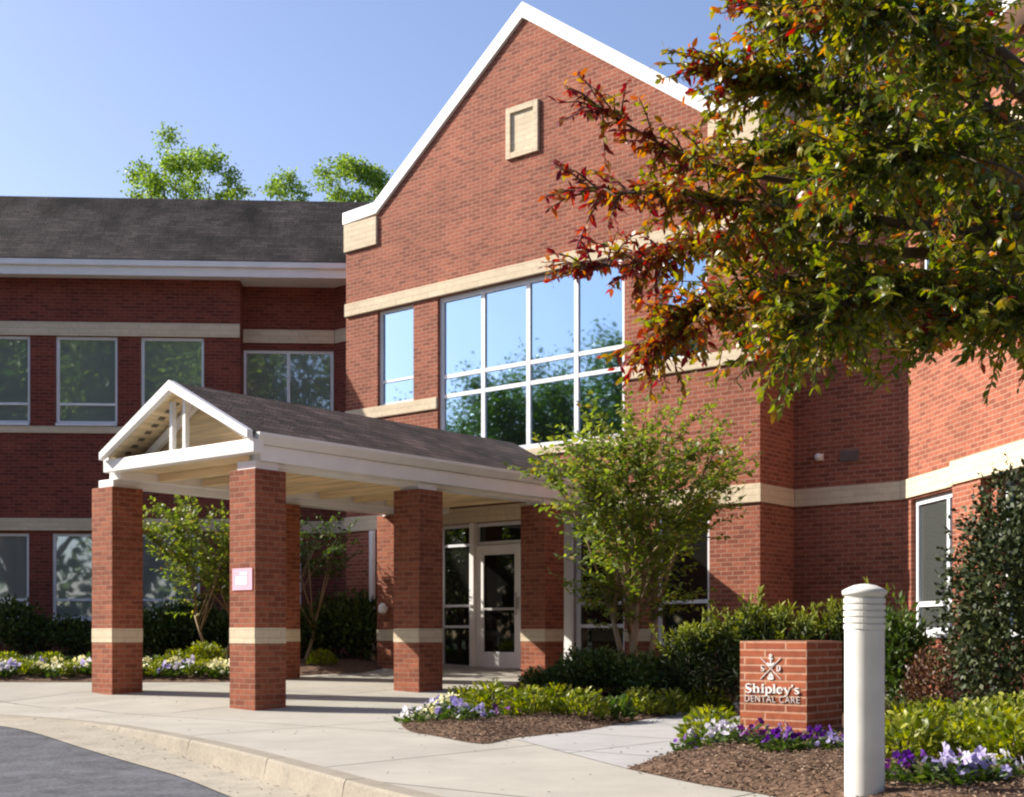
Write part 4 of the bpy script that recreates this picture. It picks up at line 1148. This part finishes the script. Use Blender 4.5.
for px, d, s_, lab in ((905, 8.7, 1.15, 'lime green plant right next to the bollard post, nearest of them'), (930, 10.2, 1.1, 'lime green plant right of the bollard in the second row'),
                       (958, 8.8, 1.05, 'yellowest lime plant behind the lilac pansies at the right'), (975, 10.6, 1.1, 'lime green plant in front of the holly bush'),
                       (1000, 9.0, 1.2, 'lime green plant before the holly near the right edge'), (1018, 8.5, 1.2, 'lime green plant at the right edge above the pansies'),
                       (898, 10.9, 1.1, 'lime green plant farthest back behind the bollard post'), (935, 11.4, 1.0, 'lime green plant at the foot of the reddish shrub'),
                       (1012, 10.9, 1.2, 'lime green plant under the holly at the right edge')):
    dup(tu, spot(px, d), px*1.7, lab, s_, group='lime green plants in the right bed')

# --- pansies
def petal_mat(name, c1, c2, c3):
    return leaf_mat(name, [(0, c1), (0.5, c2), (1, c3)], 0.3, 0.5, 0.3, byobj=True)
FL = {'purple': petal_mat('purple petals', (0.07, 0.015, 0.16), (0.13, 0.03, 0.28), (0.20, 0.08, 0.42)),
      'lilac': petal_mat('lilac petals', (0.30, 0.26, 0.55), (0.45, 0.40, 0.68), (0.66, 0.62, 0.78)),
      'pale': petal_mat('pale yellow petals', (0.62, 0.60, 0.25), (0.74, 0.70, 0.42), (0.80, 0.78, 0.62)),
      'white': petal_mat('white lilac petals', (0.55, 0.52, 0.68), (0.72, 0.70, 0.76), (0.80, 0.78, 0.78)),
      'plum': petal_mat('plum petals', (0.06, 0.010, 0.08), (0.12, 0.02, 0.14), (0.22, 0.05, 0.26))}
def pansy(label, loc, colour, seed, nf=16, rad=0.17, h=0.17, fs=0.058, group=None, leafmat='leaf_mid'):
    root = thing('pansy', label, 'flower', loc, group=group)
    rr = random.Random(seed); P = []; D = []
    for k in range(150):
        a = rr.uniform(0, 6.28); q = rad*math.sqrt(rr.random()); z = h*0.85*(1-(q/rad)**2*0.6)*rr.random()
        P.append((q*math.cos(a), q*math.sin(a), z)); D.append((math.cos(a)+rr.gauss(0, .5), math.sin(a)+rr.gauss(0, .5), rr.uniform(0, 1.2)))
    N = unit(150)*0.6; N[:, 2] += 0.8
    Ls = 0.06*(0.6+0.8*nrng.random(150)); leaves('foliage', P, D, N, Ls, Ls*0.6, M[leafmat], root, shape=4)
    me = bloom_mesh(colour)
    for k in range(nf):
        a = rr.uniform(0, 6.28); q = rad*1.05*math.sqrt(rr.random()); z = h*(1.1-(q/rad)**2*0.45)*rr.uniform(0.75, 1.15)
        c = Vector((q*math.cos(a), q*math.sin(a), z))
        nrm = Vector((math.cos(a)*0.5+rr.gauss(-0.25, .4), math.sin(a)*0.5-0.7+rr.gauss(0, .4), rr.uniform(0.2, 0.9))).normalized()
        o = bpy.data.objects.new('bloom', me[k % 3]); COL.objects.link(o); o.parent = root; o.location = c
        o.rotation_euler = (nrm.to_track_quat('Z', 'Y').to_matrix() @ Matrix.Rotation(rr.uniform(0, 6.28), 3, 'Z')).to_euler()
        o.scale = (fs*rr.uniform(0.8, 1.25)*0.5,)*3
    return root
BLOOMS = {}
def bloom_mesh(colour):
    if colour not in BLOOMS:
        BLOOMS[colour] = []
        for v_ in range(3):
            r_ = random.Random(v_); V = [(0, 0, 0)]; Fc = []; m_ = 15
            for j in range(m_):
                t_ = 2*math.pi*j/m_; q = 0.78+0.30*abs(math.sin(2.5*t_))
                V.append((math.cos(t_)*q, math.sin(t_)*q, 0.22+r_.gauss(0, .10)))
            for j in range(m_): Fc.append((0, 1+j, 1+(j+1) % m_))
            me = bpy.data.meshes.new('bloom'); me.from_pydata(V, [], Fc); me.materials.append(FL[colour]); BLOOMS[colour].append(me)
    return BLOOMS[colour]
PAN = {}
def put(colour, px, d, label, s_=1.0, group=None):
    loc = spot(px, d)
    if colour not in PAN:
        PAN[colour] = pansy(label, loc, colour, len(PAN)+3, group=group); PAN[colour].scale = (s_,)*3
        return PAN[colour]
    return dup(PAN[colour], loc, px*1.3, label, s_, group)
GM = 'pansies at the tip of the middle bed'; GR = 'pansies around the brick sign and bollard'
put('lilac', 437, 14.6, 'lilac pansies at the back of the middle bed tip', 1.15, GM)
put('white', 413, 13.7, 'white pansies at the very left tip of the middle bed', 1.0, GM)
put('pale', 428, 14.0, 'small cream pansies between white and lilac ones at the bed tip', .9, GM)
put('pale', 449, 13.9, 'largest cream yellow pansies of the middle bed', 1.3, GM)
put('lilac', 457, 13.0, 'lilac pansies at the front of the middle bed', 1.1, GM)
put('lilac', 479, 13.4, 'lilac pansies right of the cream yellow ones', .8, GM)
put('pale', 431, 13.2, 'cream pansies at the front edge of the middle bed tip', .8, GM)
put('plum', 505, 13.6, 'dark purple pansy alone in the middle bed', .9, GM)
put('white', 468, 14.4, 'white pansies behind the cream yellow ones', .9, GM)
put('purple', 690, 10.3, 'purple pansies at the left end before the sign', .8, GR)
put('white', 713, 10.1, 'white and lilac pansies left of the brick sign', 1.1, GR)
put('white', 731, 10.4, 'white pansies touching the left edge of the sign', .8, GR)
put('plum', 757, 9.9, 'dark plum pansies at the left front of the sign', 1.0, GR)
put('plum', 777, 9.75, 'dark plum pansies below the middle of the sign', .95, GR)
put('purple', 786, 9.45, 'purple pansies below the right front corner of the sign', .95, GR)
put('purple', 824, 9.6, 'bright violet pansies between the sign and the bollard', 1.0, GR)
put('lilac', 834, 9.45, 'lilac pansies tight against the bollard on its left', .7, GR)
put('plum', 891, 7.55, 'dark plum pansies just right of the bollard foot', .75, GR)
put('purple', 916, 7.6, 'dark violet pansies right of the bollard', 1.0, GR)
put('lilac', 944, 7.4, 'large lilac pansies at the bottom right of the bollard', 1.1, GR)
put('purple', 960, 7.65, 'violet pansies between the two lilac clumps at lower right', .9, GR)
put('lilac', 976, 7.5, 'pale lilac pansies toward the right bottom corner', 1.0, GR)
put('white', 997, 7.7, 'whitish lilac pansies nearest the right edge', .9, GR)
# long mixed row along the left bed
kk = 0
cols = ['pale', 'pale', 'white', 'pale', 'lilac']
labs = {'pale': 'cream yellow pansies in the row along the left bed', 'white': 'whitish pansies in the row along the left bed', 'lilac': 'lilac pansies in the row along the left bed'}
for row, (d, step) in enumerate(((20.05, 14), (20.55, 15))):
    px = -12+row*6
    while px < 236:
        c = cols[(kk*3+row) % 5] if px > 140 else cols[(kk*2+row*2) % 5]
        if (kk*7+row) % 3 == 0:
            dup(tu, spot(px, d), px, 'low green leafy plant among the pansies of the left bed', 0.75, group='leafy plants in the left pansy row'); kk += 1; px += step; continue
        put(c, px+rng.uniform(-3, 3), d+rng.uniform(-.12, .12), labs[c], rng.uniform(1.05, 1.35), 'mixed pansies along the left bed')
        kk += 1; px += step
for px, d, lab in ((8, 21.3, 'lime plant behind the pansy row at the left edge'), (52, 21.4, 'lime plant behind the pansy row left of the far column'), (176, 21.5, 'lime plant behind the pansy row right of the far column'), (322, 21.9, 'small lime plant in the shaded mulch right of the nearest column')):
    dup(tu, spot(px, d), px, lab, 1.0, group='lime plants of the left bed')
gc = shrub_mesh('ground_cover', 'low green ground cover behind the pansies in the left bed', (-6.5, 21.9, 0.36), [((x_, y_, 0.05), (0.8, 0.35, 0.16)) for x_ in (-2.6, -1.5, -0.4, 0.8, 1.9) for y_ in (-0.35, 0.3)], 4200, 0.08, M['leaf_mid'], 0.5, 0.6, shell=0.2, stems=2)
gc['kind'] = 'stuff'
for ch in kids(gc):
    pass

# --- the big turning tree whose boughs hang into the picture from the right
big_t = thing('turning_tree', 'large tree with green, orange and red leaves overhanging from the upper right', 'tree', (4.4, 7.1, 0.0))
def tp(px, py, d):
    if py > 180: py -= 34*min(1, (py-180)/140)
    return Vector((at(px, d)-4.4, d-7.1, zat(py, d)))
rr = random.Random(77)
wood = MB()
wood.tube([(0, 0, -0.2), (0.02, 0, 0.1), (0.05, -0.05, 1.0), (0.0, 0.0, 2.0), (-0.05, -0.02, 2.9), (0.05, 0.1, 4.2), (0.0, 0.1, 5.8)], [0.24, 0.19, 0.16, 0.15, 0.13, 0.09, 0.02], 12)
limbs = [
    [(0, -0.02, 2.7), tp(1010, 60, 6.6), tp(900, -20, 6.4), tp(850, -60, 6.2), tp(810, -50, 6.1)],
    [(0, -0.02, 2.6), tp(1020, 130, 6.4), tp(900, 60, 6.1), tp(820, 20, 5.9), tp(765, 8, 5.8)],
    [(0, -0.02, 2.5), tp(1030, 190, 6.2), tp(920, 130, 6.0), tp(835, 100, 5.9), tp(775, 80, 5.85), tp(722, 72, 5.8)],
    [(0, 0, 2.4), tp(1030, 240, 6.6), tp(900, 195, 6.3), tp(790, 182, 6.1), tp(690, 158, 6.0), tp(600, 108, 5.9)],
    [(0, 0, 2.3), tp(1020, 270, 6.1), tp(890, 235, 5.8), tp(770, 215, 5.7), tp(680, 200, 5.6), tp(590, 195, 5.6)],
    [(0, 0, 2.25), tp(1020, 300, 6.6), tp(890, 275, 6.4), tp(780, 262, 6.3), tp(700, 265, 6.2), tp(640, 290, 6.2), tp(584, 294, 6.2)],
    [(0, 0, 2.2), tp(1020, 320, 6.2), tp(900, 310, 5.9), tp(800, 310, 5.8), tp(730, 335, 5.7), tp(690, 352, 5.7), tp(655, 378, 5.7)],
    [(0, 0, 2.15), tp(1030, 345, 5.8), tp(930, 325, 5.5), tp(850, 335, 5.4), tp(790, 365, 5.4)],
    [(0, 0, 2.1), tp(1040, 345, 6.6), tp(960, 345, 6.4), tp(880, 350, 6.3), tp(820, 372, 6.3)],
    [(0, 0, 2.1), tp(1060, 345, 5.6), tp(1010, 348, 5.4), tp(960, 352, 5.3)],
    [(0, 0, 2.5), tp(1030, 100, 5.6), tp(960, 40, 5.2), tp(900, 10, 5.0), tp(840, 10, 4.9)],
    [(0, 0, 2.4), tp(1040, 200, 5.5), tp(980, 160, 5.1), tp(910, 150, 4.9), tp(850, 170, 4.9)],
    [(0, 0, 2.45), tp(1035, 160, 6.9), tp(930, 140, 6.8), tp(850, 148, 6.8), tp(785, 150, 6.7), tp(752, 168, 6.7)],
    [(0, 0, 2.4), tp(1050, 260, 7.0), tp(960, 220, 7.2), tp(860, 210, 7.2), tp(780, 230, 7.1)],
]
rest = []
for k in range(11):
    a = rr.uniform(-1.9, 1.9); q = rr.uniform(1.2, 2.2); z_ = rr.uniform(2.6, 5.6)
    rest.append([(0.0, 0.0, z_-0.6), (math.cos(a)*q*0.5, math.sin(a)*q*0.5, z_), (math.cos(a)*q, math.sin(a)*q, z_+rr.uniform(-.2, .3))])
P = []; D = []; T = []; NL = []
def cr_pts(pts, n=7):
    P4 = [Vector(p) for p in pts]; out = []
    for i in range(len(P4)-1):
        p0 = P4[max(0, i-1)]; p1 = P4[i]; p2 = P4[i+1]; p3 = P4[min(len(P4)-1, i+2)]
        for k in range(n):
            t_ = k/n
            out.append(0.5*((2*p1)+(p2-p0)*t_+(2*p0-5*p1+4*p2-p3)*t_*t_+(3*p1-p0-3*p2+p3)*t_**3))
    out.append(P4[-1]); return out
def gap(p):
    return math.sin(p.x*3.1+1.0)*math.sin(p.y*2.7+0.4)+math.sin(p.z*4.3+p.x*1.7)*0.9+math.sin(p.x*6.1-p.z*5.2)*0.5
def leafy_twig(p, d, ln, red, n, keep=False):
    if not keep and gap(p+d*ln*0.5) > 1.0: return
    tip = p+d*ln+Vector((0, 0, -0.10*ln)); mid = p+d*ln*0.5+Vector((0, 0, 0.03*ln))
    wood.tube([p, mid, tip], [0.006, 0.004, 0.002], 4, cap=False)
    for j in range(n):
        f = (j+rr.random())/n*0.9+0.12
        c = p.lerp(mid, f*2) if f < 0.5 else mid.lerp(tip, (f-0.5)*2)
        side = Vector((rr.gauss(0, 1), rr.gauss(0, 1), rr.gauss(0, .6)))
        dd = (d*0.55+side.normalized()*0.8+Vector((0, 0, -0.35))).normalized()
        P.append(tuple(c)); D.append(tuple(dd)); NL.append(rr.uniform(0.030, 0.064))
        T.append(max(0, min(1, red+0.16*(f-0.5)+rr.gauss(0, 0.17))))
def grow(limb, vis):
    pts = cr_pts(limb); n = len(pts)
    wood.tube(pts, [0.042*(1-k/n)**1.35+0.003 for k in range(n)], 6)
    for k in range(5, n):
        f = k/n
        tdir = (pts[min(n-1, k+1)]-pts[k-1]).normalized()
        wx = pts[k].x+4.4; wy = pts[k].y+7.1
        px = 512+F*wx/wy
        left = sstep(830, 600, px) if px < 830 else 0
        left = 1-sstep(600, 840, px)
        nt_w = 7 if f < 0.8 else 6
        if px < 690: nt_w = 4
        if px < 625: nt_w = 3
        for t_ in range(nt_w):
            d = (tdir*rr.uniform(0.2, 1.0)+Vector((rr.gauss(0, .8), rr.gauss(0, .8), rr.gauss(-0.02, .55)))).normalized()
            ln = rr.uniform(0.14, 0.42)*(1-0.35*left)
            red = 0.29+0.52*left+rr.gauss(0, 0.10)
            leafy_twig(pts[k].lerp(pts[k-1], rr.random()), d, ln, red, int(17+ln*36) if px > 690 else int(11+ln*32), px < 670 or f > 0.85)
    tdir = (pts[-1]-pts[-2]).normalized()
    for t_ in range(3):
        leafy_twig(pts[-1], (tdir+Vector((rr.gauss(0, .25), rr.gauss(0, .25), rr.gauss(0, .2)))).normalized(), 0.20, 0.80, 11, True)
for l_ in limbs: grow(l_, True)
for l_ in rest: grow(l_, False)
n = len(P); N = unit(n)*0.75; N[:, 2] += 0.75
NL = np.array(NL)
wood.build('trunk', M['bark'], big_t, fix=False)
leaves('crown', P, D, N, NL, NL*0.40, M['leaf_big'], big_t, tint=T)
print('LEAVES', n)
